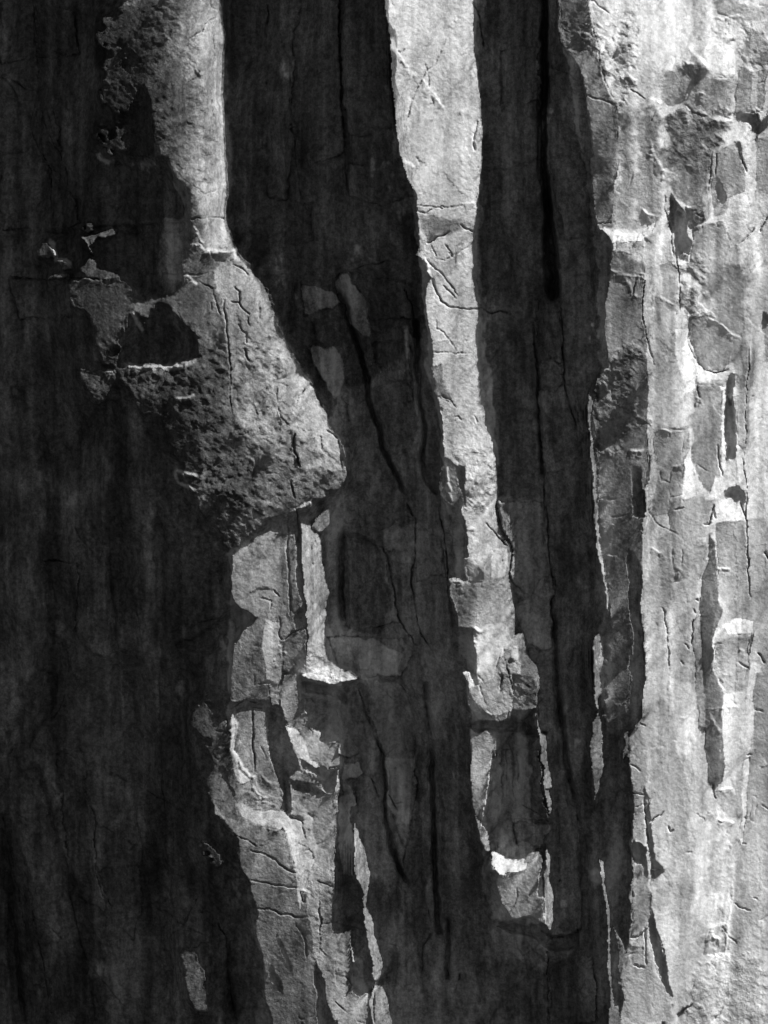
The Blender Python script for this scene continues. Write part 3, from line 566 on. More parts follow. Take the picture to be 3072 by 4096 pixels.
# cracks and joints: (depth, width, line)
CRACKS = [
 (26, 12, '2 570,20 575,300 590,600 610,1000 640,1250'), (16, 9, '2 110,0 115,250'), (14, 8, '2 250,400 260,700 285,900 310,1100 330,1330'),
 (60, 30, '3 270,-20 275,250 270,500 255,800 260,1000 290,1300 290,1500 300,1659'), (30, 16, '3 230,500 235,1100 290,1350 330,1600'),
 (50, 34, '6 320,0 330,160 320,310'), (26, 12, '6 370,310 380,600 400,830 450,980 500,1180'), (22, 12, '6 205,430 215,720 235,1000 270,1330 275,1659'),
 (24, 12, '9 285,0 300,300 320,480 330,700 345,1000 370,1250 395,1500 400,1659'), (40, 22, '9 370,1200 395,1450 420,1659 C 450,200 500,400'),
 (50, 26, '5 540,200 600,330 640,440 690,580 740,760 775,980 820,1140 860,1290 930,1420 1000,1600'), (60, 24, '5 1070,460 1080,620 1100,850 1115,1100 1125,1380 1135,1480'),
 (26, 12, '8 1010,20 1050,110'), (28, 12, '8 880,340 915,480 930,620 970,780 1030,860 1060,930'), (50, 30, '8 610,180 590,350 585,600 600,800'),
 (26, 12, '8 1240,0 1260,250 1285,520 1300,700'), (22, 10, '8 1060,120 1080,330 1050,520 1080,720 1100,860 1180,980'), (24, 10, '8 1130,1180 1150,1400 1190,1560 1200,1659'),
 (18, 9, '8 980,1190 1020,1260 1050,1330'), (24, 12, '8 700,1230 750,1370 800,1530 860,1659'), (40, 20, 'B 850,0 870,250 880,450 900,640 960,760 1020,850'),
 (40, 26, 'B 1180,0 1190,300 1200,600 1210,900 1220,1200'), (24, 10, 'B 780,190 830,320'), (20, 10, 'B 900,300 940,350 960,400'), (14,7,'B 940,345 1000,350'), (24, 12, 'B 1000,620 1000,850'),
 (18, 8, 'B 1145,1040 1150,1090'), (18, 9, 'B 1160,1200 1130,1300 1120,1450'), (26, 12, 'B 1280,1100 1300,1330 1290,1500'), (24, 10, 'B 1370,1460 1330,1550 1320,1590'),
 (18, 8, '5 520,180 660,130 800,100 900,60'), (10, 6, '5 800,740 900,840 1030,880'), (14, 7, '1 205,0 210,200 240,450 240,600 300,850 400,1000 470,1300 530,1450'),
 (12, 7, '1 0,480 120,540 240,610 300,700 340,900'), (14, 8, '1 230,360 380,380'), (12, 7, '1 210,600 200,800 250,950 330,1100 320,1400'), (10, 6, '1 0,1500 500,1510'),
 (14, 8, '1 880,1000 950,1020 1050,1050'), (16, 8, '1 1060,1435 1250,1425 1470,1415'), (12, 6, '1 1340,0 1375,65 1420,68'), (14, 10, '1 1410,110 1350,150 1280,220 1210,290'), (10, 5, '1 1375,100 1380,900 1390,1020'),
 (10, 6, '1 1240,1200 1330,1260 1420,1230 1460,1180'), (16, 7, '5 1150,60 1200,130 1260,180 1320,250 1345,290'), (26, 12, '5 1185,195 1205,270 1240,330 1300,370 1400,385 1470,380 1560,405 1659,400'),
 (14, 7, '5 1180,665 1260,665 1400,675'), (10, 5, '5 1255,230 1340,310'), (10, 5, '5 1280,20 1310,50'), (14, 7, '5 1250,940 1310,975 1335,1025'), (8, 5, '5 1310,1085 1340,1080 1360,1110'),
 (12, 7, '2 1080,1335 1200,1350 1390,1330'), (14, 8, '2 1090,1375 1150,1385 1220,1350 1260,1355'), (22, 10, '2 1140,1570 1200,1550 1260,1530 1290,1505'), (20, 12, '2 1370,1470 1440,1495'), (10, 6, '2 1170,1580 1200,1659'), (10,6,'2 1260,1580 1310,1659'),
 (14, 8, '2 1130,420 1150,460 1160,520 1165,580'), (18, 10, '2 1445,30 1480,120 1500,200 1520,330'), (12, 12, '2 1015,780 1010,1040'), (18, 12, '2 1465,790 1450,860 1440,980'), (10, 10, '2 1260,260 1230,350 1200,430 1140,480 1090,560 1050,660 1020,760 970,820'),
 (20, 8, '8 1530,150 1560,190 1600,240 1650,300'), (12, 6, '8 1560,330 1610,360 1640,440'), (12, 7, '8 1600,1090 1630,1020 1659,1010'), (16, 7, '9 0,250 40,295'), (14,7,'9 30,900 40,1000 60,1100 75,1180'), (14, 6, '9 20,1100 0,1200'),
 (14, 8, '3 525,600 620,625 700,660'), (16, 9, '3 550,130 570,240 610,370 650,520 710,640'), (14, 9, '3 800,560 860,600 900,635'), (10, 8, '3 920,780 940,740 1000,690'), (10, 6, '3 590,1380 700,1400'),
 (14, 9, '3 1130,660 1200,715 1270,730'), (16, 9, '3 1000,1210 1010,1300 1050,1420 1080,1600'), (14, 9, '3 1300,950 1280,1200 1250,1410'), (12, 8, '3 1330,960 1325,1080'), (16,8,'3 1500,990 1515,1070'), (18, 9, '3 1590,710 1600,780'), (18,10,'3 1570,1400 1520,1470 1480,1520'), (14,8,'3 1650,1350 1600,1420'),
 (16, 8, '6 875,180 880,330 895,560 950,720'), (14, 8, '6 1090,0 1110,400'), (20, 10, '6 1210,690 1270,740 1340,765 1400,740'), (12, 7, '6 830,200 825,290'), (14, 8, '6 1165,420 1160,560 1205,700'), (12, 7, '6 1540,600 1530,900 1510,1200'), (20, 9, '6 1220,840 1235,910'), (16, 8, '6 1340,1200 1370,1400'), (22, 10, '6 1500,1300 1520,1500 1525,1620'), (16,8,'6 1310,1600 1330,1659'), (12,6,'6 1560,915 1580,905'),
 (14, 8, '9 1080,60 1135,42'), (22, 10, '9 1310,20 1300,100 1290,160 1250,155'), (20, 9, '9 1520,0 1525,250 1525,450 1545,600'), (16, 8, '9 1000,670 1018,700 1025,800 1020,900 1035,1050'), (18, 9, '9 1190,680 1208,700'), (14, 8, '9 1205,620 1225,640'), (18,9,'9 1190,740 1190,900'), (14,7,'9 1110,990 1130,1015'), (14,7,'9 1140,900 1165,930'), (14,8,'9 1480,20 1520,100'), (20,10,'9 1625,330 1659,370'), (24,12,'9 1585,1295 1625,1300'), (16,9,'9 1530,1590 1560,1585'), (14,7,'9 1475,1000 1530,1040'), (22,11,'9 1600,940 1640,1010'), (14,7,'9 865,1375 910,1395'), (10,5,'9 50,1310 60,1500 90,1659'),
 (18, 9, 'C 930,435 1000,405 1020,380'), (16, 10, 'C 1050,470 1065,500 1085,495'), (14, 7, 'C 1150,630 1185,630'), (14, 8, 'C 805,100 870,120'), (16, 8, 'C 820,270 890,280'), (18, 9, 'C 830,350 900,330'), (22,12,'C 895,300 905,440 918,560'), (14,7,'C 825,1330 900,1345'), (12,6,'C 905,1100 910,1330'), (14,7,'C 820,870 830,910'), (14,8,'C 820,1150 870,1155 920,1110'), (14,7,'C 1500,585 1530,590'), (12,7,'C 1450,960 1550,1010'), (18,9,'C 1510,420 1530,430'), (14,8,'C 1570,920 1600,930'), (14,8,'C 1320,220 1335,320'), (14,8,'C 1385,1100 1420,1160 1470,1200'), (20,12,'C 1090,1640 1130,1605 1195,1570'), (14,8,'C 1300,1690 1350,1640 1380,1590'),(16,9,'C 1630,340 1659,365'),
 (24, 10, '4 1500,340 1545,350 1550,280 1515,240'), (28, 11, '4 1545,350 1580,390 1618,412'), (18, 8, '4 1610,430 1632,495'), (24, 10, '4 1590,640 1600,700 1618,732'), (12, 6, '4 1540,480 1600,545 1600,610'), (12, 6, '4 1510,90 1580,125 1610,165'), (20, 12, '4 1455,330 1470,560 1490,760 1500,1060'), (16, 8, '4 1050,160 1300,150 1345,142'), (20, 9, '4 50,180 250,190 430,180 640,185'), (12,7,'4 1290,200 1380,260 1430,420'),
 (20, 10, '5 10,1000 50,1060'), (22, 12, '5 300,1190 290,1300 320,1400'), (14, 7, '5 185,900 185,1000 215,1080 270,1150'), (12, 6, '5 495,1170 560,1235'), (12, 6, '5 450,1210 460,1290'), (16, 10, '5 270,1500 290,1620'), (12, 6, '5 380,1160 410,1180'), (18,9,'5 290,1010 340,900'),
 (18, 10, '8 300,60 320,280'), (14, 10, '8 240,90 245,300 250,540 270,740'), (12, 6, '8 405,290 405,460'), (12, 6, '8 410,240 445,300'), (14, 7, '8 150,580 190,620'), (14, 7, '8 60,640 130,650 130,710'), (20, 9, '8 230,910 270,870 350,830'), (10, 6, '8 190,750 200,880 220,910'), (16, 8, '8 50,1190 130,1180'), (14, 7, '8 0,1350 70,1360'), (14,6,'8 270,1040 305,1080'), (18,12,'8 10,1370 20,1500 30,1659 B 30,140'),
 (18, 8, '7 1500,1340 1590,1305 1659,1315'), (14,8,'7 1070,880 1200,830 1330,790 1500,740'), (10,6,'7 870,650 920,1000 940,1500'), (8,5,'7 1030,1050 1040,1659'), (12,6,'7 280,400 480,395'),(10,6,'7 270,1480 350,1400 420,1260'),
 (16, 9, 'B 0,650 80,680 180,740 290,800'), (18, 9, 'B 0,850 120,870 310,895'), (18, 9, 'B 0,1035 100,1045 210,1080 370,1090'), (14, 8, 'B 450,980 450,1200 460,1290 500,1360'), (14, 7, 'B 430,860 540,900'), (14,7,'B 290,1120 330,1200 370,1350'), (10,6,'B 735,640 748,700'), (12,6,'B 730,840 735,950'), (18,8,'B 320,920 335,990'), (14,7,'B 345,930 345,990'), (12,6,'B 270,430 340,470 355,600'), (8,5,'B 455,1130 620,1150 760,1180 860,1240 1000,1310'), (14,8,'B 600,1620 650,1540 610,1490'), (14,7,'B 545,1640 620,1710'), (20,12,'B 800,1590 800,1776'), (16,7,'B 780,1330 840,1385'),(16,8,'B 520,130 560,120'),
 (10, 5, 'A 1050,0 1070,600 1095,1000 1110,1400 1140,1776'), (10, 6, 'A 885,400 910,700 925,960'), (8, 8, 'A 0,970 180,1090 340,1210 440,1310 570,1430 700,1580 860,1776'), (9, 6, 'A 350,0 600,110 850,220 1060,330 1250,450'), (7,7,'A 80,400 200,480 300,560'), (9,7,'A 940,990 1180,1140 1340,1210'),
 (10, 8, 'A 610,530 680,520 760,570 880,630'), (20,14,'A 30,1020 80,1200 100,1500 130,1776'), (12,8,'A 170,900 200,1130 260,1400 320,1776'), (20, 10, 'A 1380,1100 1460,1230 1490,1500 1530,1776'), (14,9,'A 400,800 470,1100 550,1400 600,1776'), (12,7,'A 1290,960 1200,1130 1110,1220'), (10,6,'A 1500,550 1659,620'), (14,9,'A 0,400 60,700 100,950 170,1300'),
 (18, 8, 'C 310,1280 290,1480 290,1696'), (16, 8, 'C 580,1280 590,1500 600,1696'), (12, 7, 'C 110,1170 150,1300 175,1420'), (30, 16, 'C 0,1070 90,1065 190,1055 240,1080 330,1160 400,1150 480,1145'), (14,7,'C 100,0 115,200'),
 (10,6,'C 30,0 40,300'), (10,6,'C 75,0 85,350'), (14, 8, 'C 135,330 280,430 300,460'), (12,8,'C 270,700 230,900'),
]
# roughness of the skin
ROUGH = [
 (2.1, 30, '4 500,700 1300,500 1500,700 1510,1060 1640,1340 1659,1659 7 1659,120 1480,290 1280,90 4 1100,1300 900,1000 600,1000'),
 (3.4, 25, '4 1200,1400 1659,1450 7 1659,130 1480,290 1250,120 1200,0'),
 (1.8, 20, '5 -60,600 240,700 120,900 600,1400 590,1500 400,1610 0,1659 -60,1000'),
 (2.0, 25, '1 640,0 1100,0 1200,500 1250,1380 1100,1000 800,1000 640,1000'),
 (1.4, 25, '1 1100,0 1250,300 1380,900 1250,1400 1100,900'),
 (2.4, 25, '3 560,200 700,280 840,0 850,480 700,500'),
 (1.9, 25, '3 1040,700 1430,720 1300,900 1160,1080 1040,900'),
 (2.0, 20, '3 380,150 600,200 610,350 420,330'), (2.4, 20, '6 600,760 880,560 900,640 740,800 920,1060 900,1110 700,1000 740,1240 620,1290 600,900'),
 (1.8, 25, '6 1090,40 1220,40 1300,420 1160,420'), (1.1, 25, 'C 1250,1290 1659,1260 1659,1696 1200,1696'),
 (1.5, 20, 'B 300,680 540,800 600,1600 450,1400'), (2.0, 20, '8 380,900 700,1000 690,1190 370,1170'),
 (2.0, 20, '9 50,850 240,1030 230,1290 40,1300'), (1.8, 20, '5 1330,1330 1560,1300 1600,1659 1400,1659'), (1.8, 20, '3 1500,180 1640,200 1640,430 1500,430'),
 (0.2, 30, '2 1100,600 1330,800 1380,1250 1100,1300 1040,900'), (.25, 30, '3 850,0 1100,0 1050,500 860,460'), (.2, 30, '9 900,400 1180,400 1200,1300 900,1300'),
 (.25, 20, '6 1560,800 1659,800 1659,1659 1540,1659'),
]
# which faces stand as pieces of their own: name, start of the outline above
PIECES = {'1 790,60':'slab','1 800,300':'slab','1 250,1600':'boulder','1 520,1525':'block','1 530,1480':'block','4 580,50':'slab','4 300,182':'ledge','4 370,70':'block','4 450,190':'slab',
 '4 1380,130':'flank','5 -60,1300':'lip','5 150,790':'flake','8 20,970':'flake','8 370,1080':'ledge','8 298,62':'flake','8 425,120':'flake','8 222,922':'flake','8 130,1180':'block','8 212,1200':'slab','8 340,1345':'slab',
 '8 0,1370':'column','7 1372,1505':'slab','A 1300,570':'flake','A 1180,1310':'slab','B 0,382':'ledge','B 0,230':'slab','B 260,215':'slab','B 205,390':'flank','B 560,1210':'slab','B 653,1200':'sliver','B 800,1540':'slab',
 '2 1100,1400':'band','5 1190,760':'facet','5 1235,960':'facet','5 1240,1395':'block','8 1290,515':'block','8 1415,280':'facet','8 1500,540':'slab','9 80,1090':'block','9 40,880':'block','8 1420,1310':'lip','8 1358,1100':'ledge',
 '8 1413,1455':'column','B 1455,420':'flake','B 1560,662':'ledge','C 0,765':'slab','B 1550,690':'block','9 225,1290':'rib','C 280,250':'rib','C 292,575':'rib',
 '3 355,20':'slab','3 575,1000':'block','6 600,1290':'slab','9 610,-10':'slab','9 650,1010':'slab','9 775,1440':'block',
 '3 1060,400':'slab','3 1500,180':'block','3 1320,0':'block','3 1150,270':'slab','3 560,250':'slab','3 1480,430':'block','3 1300,960':'slab','3 1530,800':'rib','3 1120,1180':'slab','3 600,1412':'ledge','3 700,1500':'block',
 '3 1190,1410':'slab','3 1370,1370':'block','6 1165,420':'boulder_face','6 1085,500':'block','6 1215,830':'slab','6 1370,840':'rib','6 1460,900':'rib','6 960,1110':'slab','6 1050,1380':'flake','9 1040,0':'slab',
 '9 1430,300':'slab','9 1440,730':'ledge','9 1190,760':'flake','9 1330,900':'slab','C 930,250':'flake','C 820,700':'slab','C 970,1130':'sliver','C 790,1270':'slab','C 1300,1120':'flake','C 1510,60':'rib','C 1560,280':'flake'}

# deep corners, slots and undercuts inside the shade: (depth, outline)
RECESSES = [
 (60, '3 262,-200 284,-200 292,500 290,1000 330,1400 370,1659 265,1659 256,700'), (75, '6 262,-20 318,-20 345,80 372,190 362,300 330,322 300,300 274,210'),
 (55, '5 1055,450 1128,430 1180,640 1212,900 1245,1300 1235,1600 1135,1500 1112,900'), (28, '8 575,250 630,230 650,850 600,850 560,700'),
 (26, '5 500,200 620,330 660,440 750,760 830,1140 720,1150 640,700 600,420'), (45, '8 332,1185 560,1195 650,1320 620,1330 520,1260 345,1240'),
 (45, '8 1420,1445 1659,1400 9 290,1440 270,1480 120,1430 0,1440 8 1600,1500 1440,1500'), (55, 'C 0,1080 190,1062 330,1162 480,1150 480,1230 330,1250 200,1150 60,1130'),
 (30, '8 1300,620 1352,830 1460,830 1448,1000 1465,1150 1400,1100 1330,1040 1305,900'), (28, 'B 1165,-10 1200,-10 1235,1200 1190,1200'),
 (26, 'C 400,0 450,200 560,700 580,1300 540,1300 480,700 420,300'), (36, 'B 880,380 960,700 1040,880 1000,880 900,640'), (32, '8 1125,1180 1150,1180 1200,1659 1150,1659'),
 (30, 'B 1270,1100 1300,1100 1300,1500 1270,1500'), (30, '9 345,700 400,1400 420,1659 370,1659 350,1300 325,800'), (30, '6 205,430 225,720 260,1000 275,1400 255,1400 225,1000'),
 (24, '2 565,0 600,0 640,1000 640,1250 600,1000 580,500'), (40, '8 -135,700 0,650 40,760 -60,900 -260,1000 -500,950 -250,830'), (26, '1 330,1490 520,1480 1230,1440 1220,1500 700,1520 300,1540'),
 (22, 'A 120,150 250,100 330,500 480,900 430,1000 300,600'), (26, 'A 1470,1230 1500,1500 1540,1776 1500,1776 1460,1400'), (24, 'A 20,1020 80,1010 140,1776 60,1776'),
 (24, 'A 0,500 80,900 40,980 0,900'), (24, '7 250,1100 360,1130 340,1350 240,1500 150,1659 260,1300'), (30, '2 345,1325 412,1325 405,1560 350,1580'),
 (22, '7 1000,0 1060,200 1060,900 1000,900'), (22, '7 700,300 760,1000 780,1500 730,1500 700,900'),
]
# rock masses, later ones lie over earlier ones: (object name, category, label, outline)
MASSES = [
 ('rock_mass', 'rock mass', 'black streaked rock wall filling the lower left corner of the cliff', 'G -300,830 200,830 330,880 480,1060 505,1200 500,1560 400,1560 410,1700 560,2300 -300,2400'),
 ('rock_mass', 'rock mass', 'dark varnished rock wall at the top left, above the broken ledge', 'G -300,-600 490,-600 485,480 350,500 0,500 -300,500'),
 ('ledge_band', 'rock ledge', 'broken ledge band with small sunlit knobs, crossing the left edge', 'G -300,500 0,500 400,485 480,520 440,640 400,720 260,790 190,800 0,840 -300,840'),
 ('rough_rib', 'rock rib', 'rough grey rib at top left, bordered on its right by the long straight shade edge', 'G 240,-600 470,-600 488,300 492,480 500,545 410,545 405,400 330,340 240,330 215,60'),
 ('shaded_rock_mass', 'rock mass', 'broad shaded wall at the top between the rough grey rib and the sunlit pillar', 'G 470,-600 835,-600 850,190 880,400 925,560 920,700 870,1000 740,1050 735,960 690,870 600,700 560,590 500,545 488,300'),
 ('rock_buttress', 'rock buttress', 'bulging rough rock nose overhanging the smooth grey panel, bright on its right flank', 'G 200,790 400,700 430,640 405,545 500,540 560,590 600,700 690,870 735,960 742,1040 640,1100 510,1175 480,1120 430,1020 370,960 300,950 200,870'),
 ('leaning_slab', 'rock slab', 'long leaning slab in shade with one thin sunlit sliver', '5 530,180 660,130 1130,200 1125,350 1050,440 1070,600 1110,900 1125,1380 1000,1450 930,1420 820,1140 740,760 640,440'),
 ('grey_rock_mass', 'rock panel', 'smooth grey panel tucked under the overhanging rock nose', '7 1480,290 1659,160 8 140,110 300,60 320,280 345,640 360,830 362,1110 300,1140 210,1340 20,1300 -135,1310 -140,400'),
 ('shaded_rock_mass', 'rock mass', 'mottled shaded wall in the middle, right of the brightest shelf', '8 300,60 400,0 600,-60 1000,-60 1250,0 1300,700 1290,1659 B 1300,0 1240,600 1020,850 860,500 830,0 8 720,1240 690,1170 560,1080 490,1000 480,600 460,220'),
 ('rock_shelf', 'rock shelf', 'rock shelf with the brightest white top, below a narrow sunlit strip', '8 320,140 400,180 470,260 480,520 500,600 485,900 490,1020 640,1120 695,1170 690,1320 650,1320 560,1200 330,1190 330,1140 370,1100 355,640'),
 ('shaded_rock_mass', 'rock mass', 'dark fluted wall along the bottom, left of the lower pillar', 'B 850,-300 1450,-300 1440,330 1530,800 1540,1100 1700,1200 1700,2100 850,2100 900,1500 780,1100 760,700 880,600'),
 ('fluted_slab', 'rock slab', 'pointed slab in half shade with pale peeling patches beside the bright spike', 'B 570,0 700,-60 830,0 860,500 790,560 800,900 760,700 680,470 680,820 600,820 560,700'),
 ('lit_slab', 'rock slab', 'sunlit hollowed slab directly under the brightest shelf', '8 330,1190 560,1200 650,1320 720,1659 B 578,0 580,240 520,320 350,460 270,440 215,200 8 225,1440 300,1492'),
 ('rock_buttress', 'rock buttress', 'long lower buttress with a bright curved ledge on top, leaning right to the bottom edge', '7 1240,1440 1340,1290 1535,1310 8 0,1290 130,1300 225,1440 B 240,240 270,440 350,460 420,600 545,560 545,780 540,1200 655,1160 655,1500 755,1590 755,2100 130,2100 40,1300 0,880 A 1440,460 1290,560 1280,900 1200,200'),
 ('rock_spike', 'rock spike', 'tall narrow sunlit spike rising from the bottom, between two shaded slabs', 'B 680,470 765,720 760,1000 825,1250 850,1380 850,1540 905,1700 930,2100 755,2100 760,1200 735,1000 680,780'),
 ('gully_rock_mass', 'rock mass', 'dark gully wall right of the sunlit pillar, split by a black vertical crack', '2 1440,-900 2400,-900 3 340,-10 520,560 600,1410 6 590,900 600,1659 9 620,150 640,700 560,1100 560,1659 C 620,600 680,2200 300,2200 330,1150 330,200 9 290,1450 240,1030 70,600 0,170 5 1470,550 2 1490,800'),
 ('rock_pillar', 'rock pillar', 'tall smooth sunlit pillar at the top centre, crossed by fine pale seams', '2 868,-900 1440,-900 1440,0 1455,400 1500,870 1440,1500 1440,1659 5 1465,400 1300,380 1205,270 1170,190 1110,60 1060,-60 2 1000,1130 915,480'),
 ('rock_pillar', 'rock pillar', 'sunlit pillar below the curved crack, narrowing down between two shaded walls', '5 1110,190 1205,270 1300,380 1465,400 1475,700 1520,1110 1600,1500 9 50,290 70,600 8 1280,515 1240,0 5 1125,1480 1125,1350 1050,440 1125,420'),
 ('rock_pillar', 'rock pillar', 'lower end of the pillar, blocky top and dark arched alcove above a bright scoop', '8 1280,515 9 70,600 95,830 150,830 240,1030 290,1450 290,1659 C 335,200 300,440 330,900 325,1160 190,1055 80,1060 0,1070 B 1530,1100 1520,800 1430,330 8 1430,1659 1415,1400 1350,1100 1290,700'),
 ('rock_mass', 'rock mass', 'dark rounded wall at the bottom, under the scoop with the bright rim', 'C -300,1000 0,1070 190,1055 330,1150 480,1145 600,1300 600,2300 -300,2300'),
 ('rock_prow', 'rock prow', 'grey rock prow with a shaded left edge, running down past the pale scooped ledge', '3 340,-900 540,-900 545,130 610,370 650,530 725,850 700,1420 740,1520 6 880,60 880,200 920,900 915,1220 900,1659 9 870,300 885,1340 830,1420 650,1440 620,1300 650,1000 680,700 620,150 6 600,1300 575,950 600,790 655,400 690,0 3 600,1410 520,560'),
 ('rock_fin', 'rock fin', 'long thin bright fin, uppermost of those in the dark gully', '6 530,885 580,940 565,1100 600,1600 9 650,480 680,700 655,690 600,260 570,0 6 560,1300'),
 ('rock_fin', 'rock fin', 'short leaf-shaped pale fin in the gully, ending in a sharp downward point', '9 575,860 622,815 650,960 620,1300 650,1659 C 650,70 600,390 575,200 560,0 9 550,1400 585,1290'),
 ('rock_fin', 'rock fin', 'thin bright fin at the foot of the gully, lowest of those there', 'C 622,665 652,690 662,850 692,1000 700,1400 750,1600 750,2200 680,2200 665,1300'),
 ('flaked_corner', 'rock corner', 'cracked grey corner between the dark gully and the pale fluted wall, at the bottom', '9 775,1440 850,1400 905,1659 C 930,300 900,560 970,740 940,1000 1060,1550 1080,2200 750,2200 750,1400 700,1090 820,1200 815,600 800,0'),
 ('pale_rock_mass', 'rock mass', 'brightest pale wall at the top right, stained and patchy lower down', '3 540,-900 2600,-900 2600,450 1659,440 1440,500 1430,710 1310,940 1250,1410 1180,1500 1080,1600 950,1400 700,1420 725,850 650,530 545,130'),
 ('stained_rock_mass', 'rock panel', 'stained streaky panel right of the grey prow, above the white scooped ledge', '3 715,650 850,640 1000,680 1020,1050 960,1330 900,1450 700,1430 700,1150'),
 ('pale_rock_mass', 'rock mass', 'smooth pale wall of long vertical flutes, right of the grey prow', '6 690,0 900,-60 1100,0 1100,400 1200,700 1210,880 1180,1300 1230,1659 9 1280,200 1230,640 1270,1440 C 1290,200 1200,600 1100,1000 1200,1600 1080,1659 1060,1540 970,1200 940,760 930,300 900,0 9 885,1340 870,300 890,60 6 920,900 880,200'),
 ('rounded_rock_mass', 'rock panel', 'rounded pale panel above the tall black slot near the right edge', '6 1100,-60 1300,-300 1540,-200 1540,600 1530,900 1460,900 1440,750 1390,760 1215,860 1160,700 1100,400'),
 ('streaked_slab', 'rock slab', 'streaky slab left of the tall black slot', '6 1210,830 1390,760 1400,1300 1380,1500 1310,1659 9 1290,150 1250,150 1240,0 6 1180,1300 1175,1050'),
 ('slot_column', 'rock column', 'narrow broken column holding the tall black slot', '6 1390,750 1450,750 1530,850 1520,1600 9 1520,130 1330,150 1300,60 6 1380,1500 1400,1300'),
 ('rock_pillar', 'rock pillar', 'bright narrow pillar running down the right edge of the cliff', '3 1530,780 1659,880 2600,880 2600,1700 1550,1700 6 2600,0 2600,1659 1700,1659 9 1659,0 1590,700 1540,1000 1530,600 1525,0 6 1515,1400 1545,700 1530,0 3 1500,1500 1520,1200'),
 ('overhanging_block', 'rock block', 'square-cut overhanging block casting a black shadow near the right edge', '3 1440,440 1530,430 1659,440 2600,440 2600,640 1659,690 1600,790 1590,712 1425,712 1440,600'),
 ('rock_recess', 'rock recess', 'long dark recess with ragged sides between two pale slabs on the right', '9 1290,190 1330,290 1350,640 1370,700 1320,900 1315,1050 1385,1190 1390,1659 C 1385,200 1330,290 1290,200 1260,0 9 1270,1440 1265,1290 1230,640 1285,350'),
 ('pale_slab', 'rock slab', 'long pale slab with a bright crosswise ledge, right of the dark recess', '9 1320,150 1525,120 1530,560 1570,800 1540,1000 1540,1659 C 1500,600 1400,440 1290,430 1330,290 1385,200 9 1390,1200 1315,1050 1320,900 1370,700 1345,400'),
 ('rock_corner', 'rock corner', 'fractured bright corner on the right edge, middle of the lower half', '9 1659,300 2500,300 2500,1659 1540,1659 1540,1000 1575,830 1600,600'),
 ('pale_rock_mass', 'rock mass', 'crumbly pitted pale wall in the bottom right corner', 'C 1290,430 1460,470 1510,430 1550,0 2600,0 2600,2300 1080,2300 1100,1640 1200,1500 1200,1200 1270,900'),
]
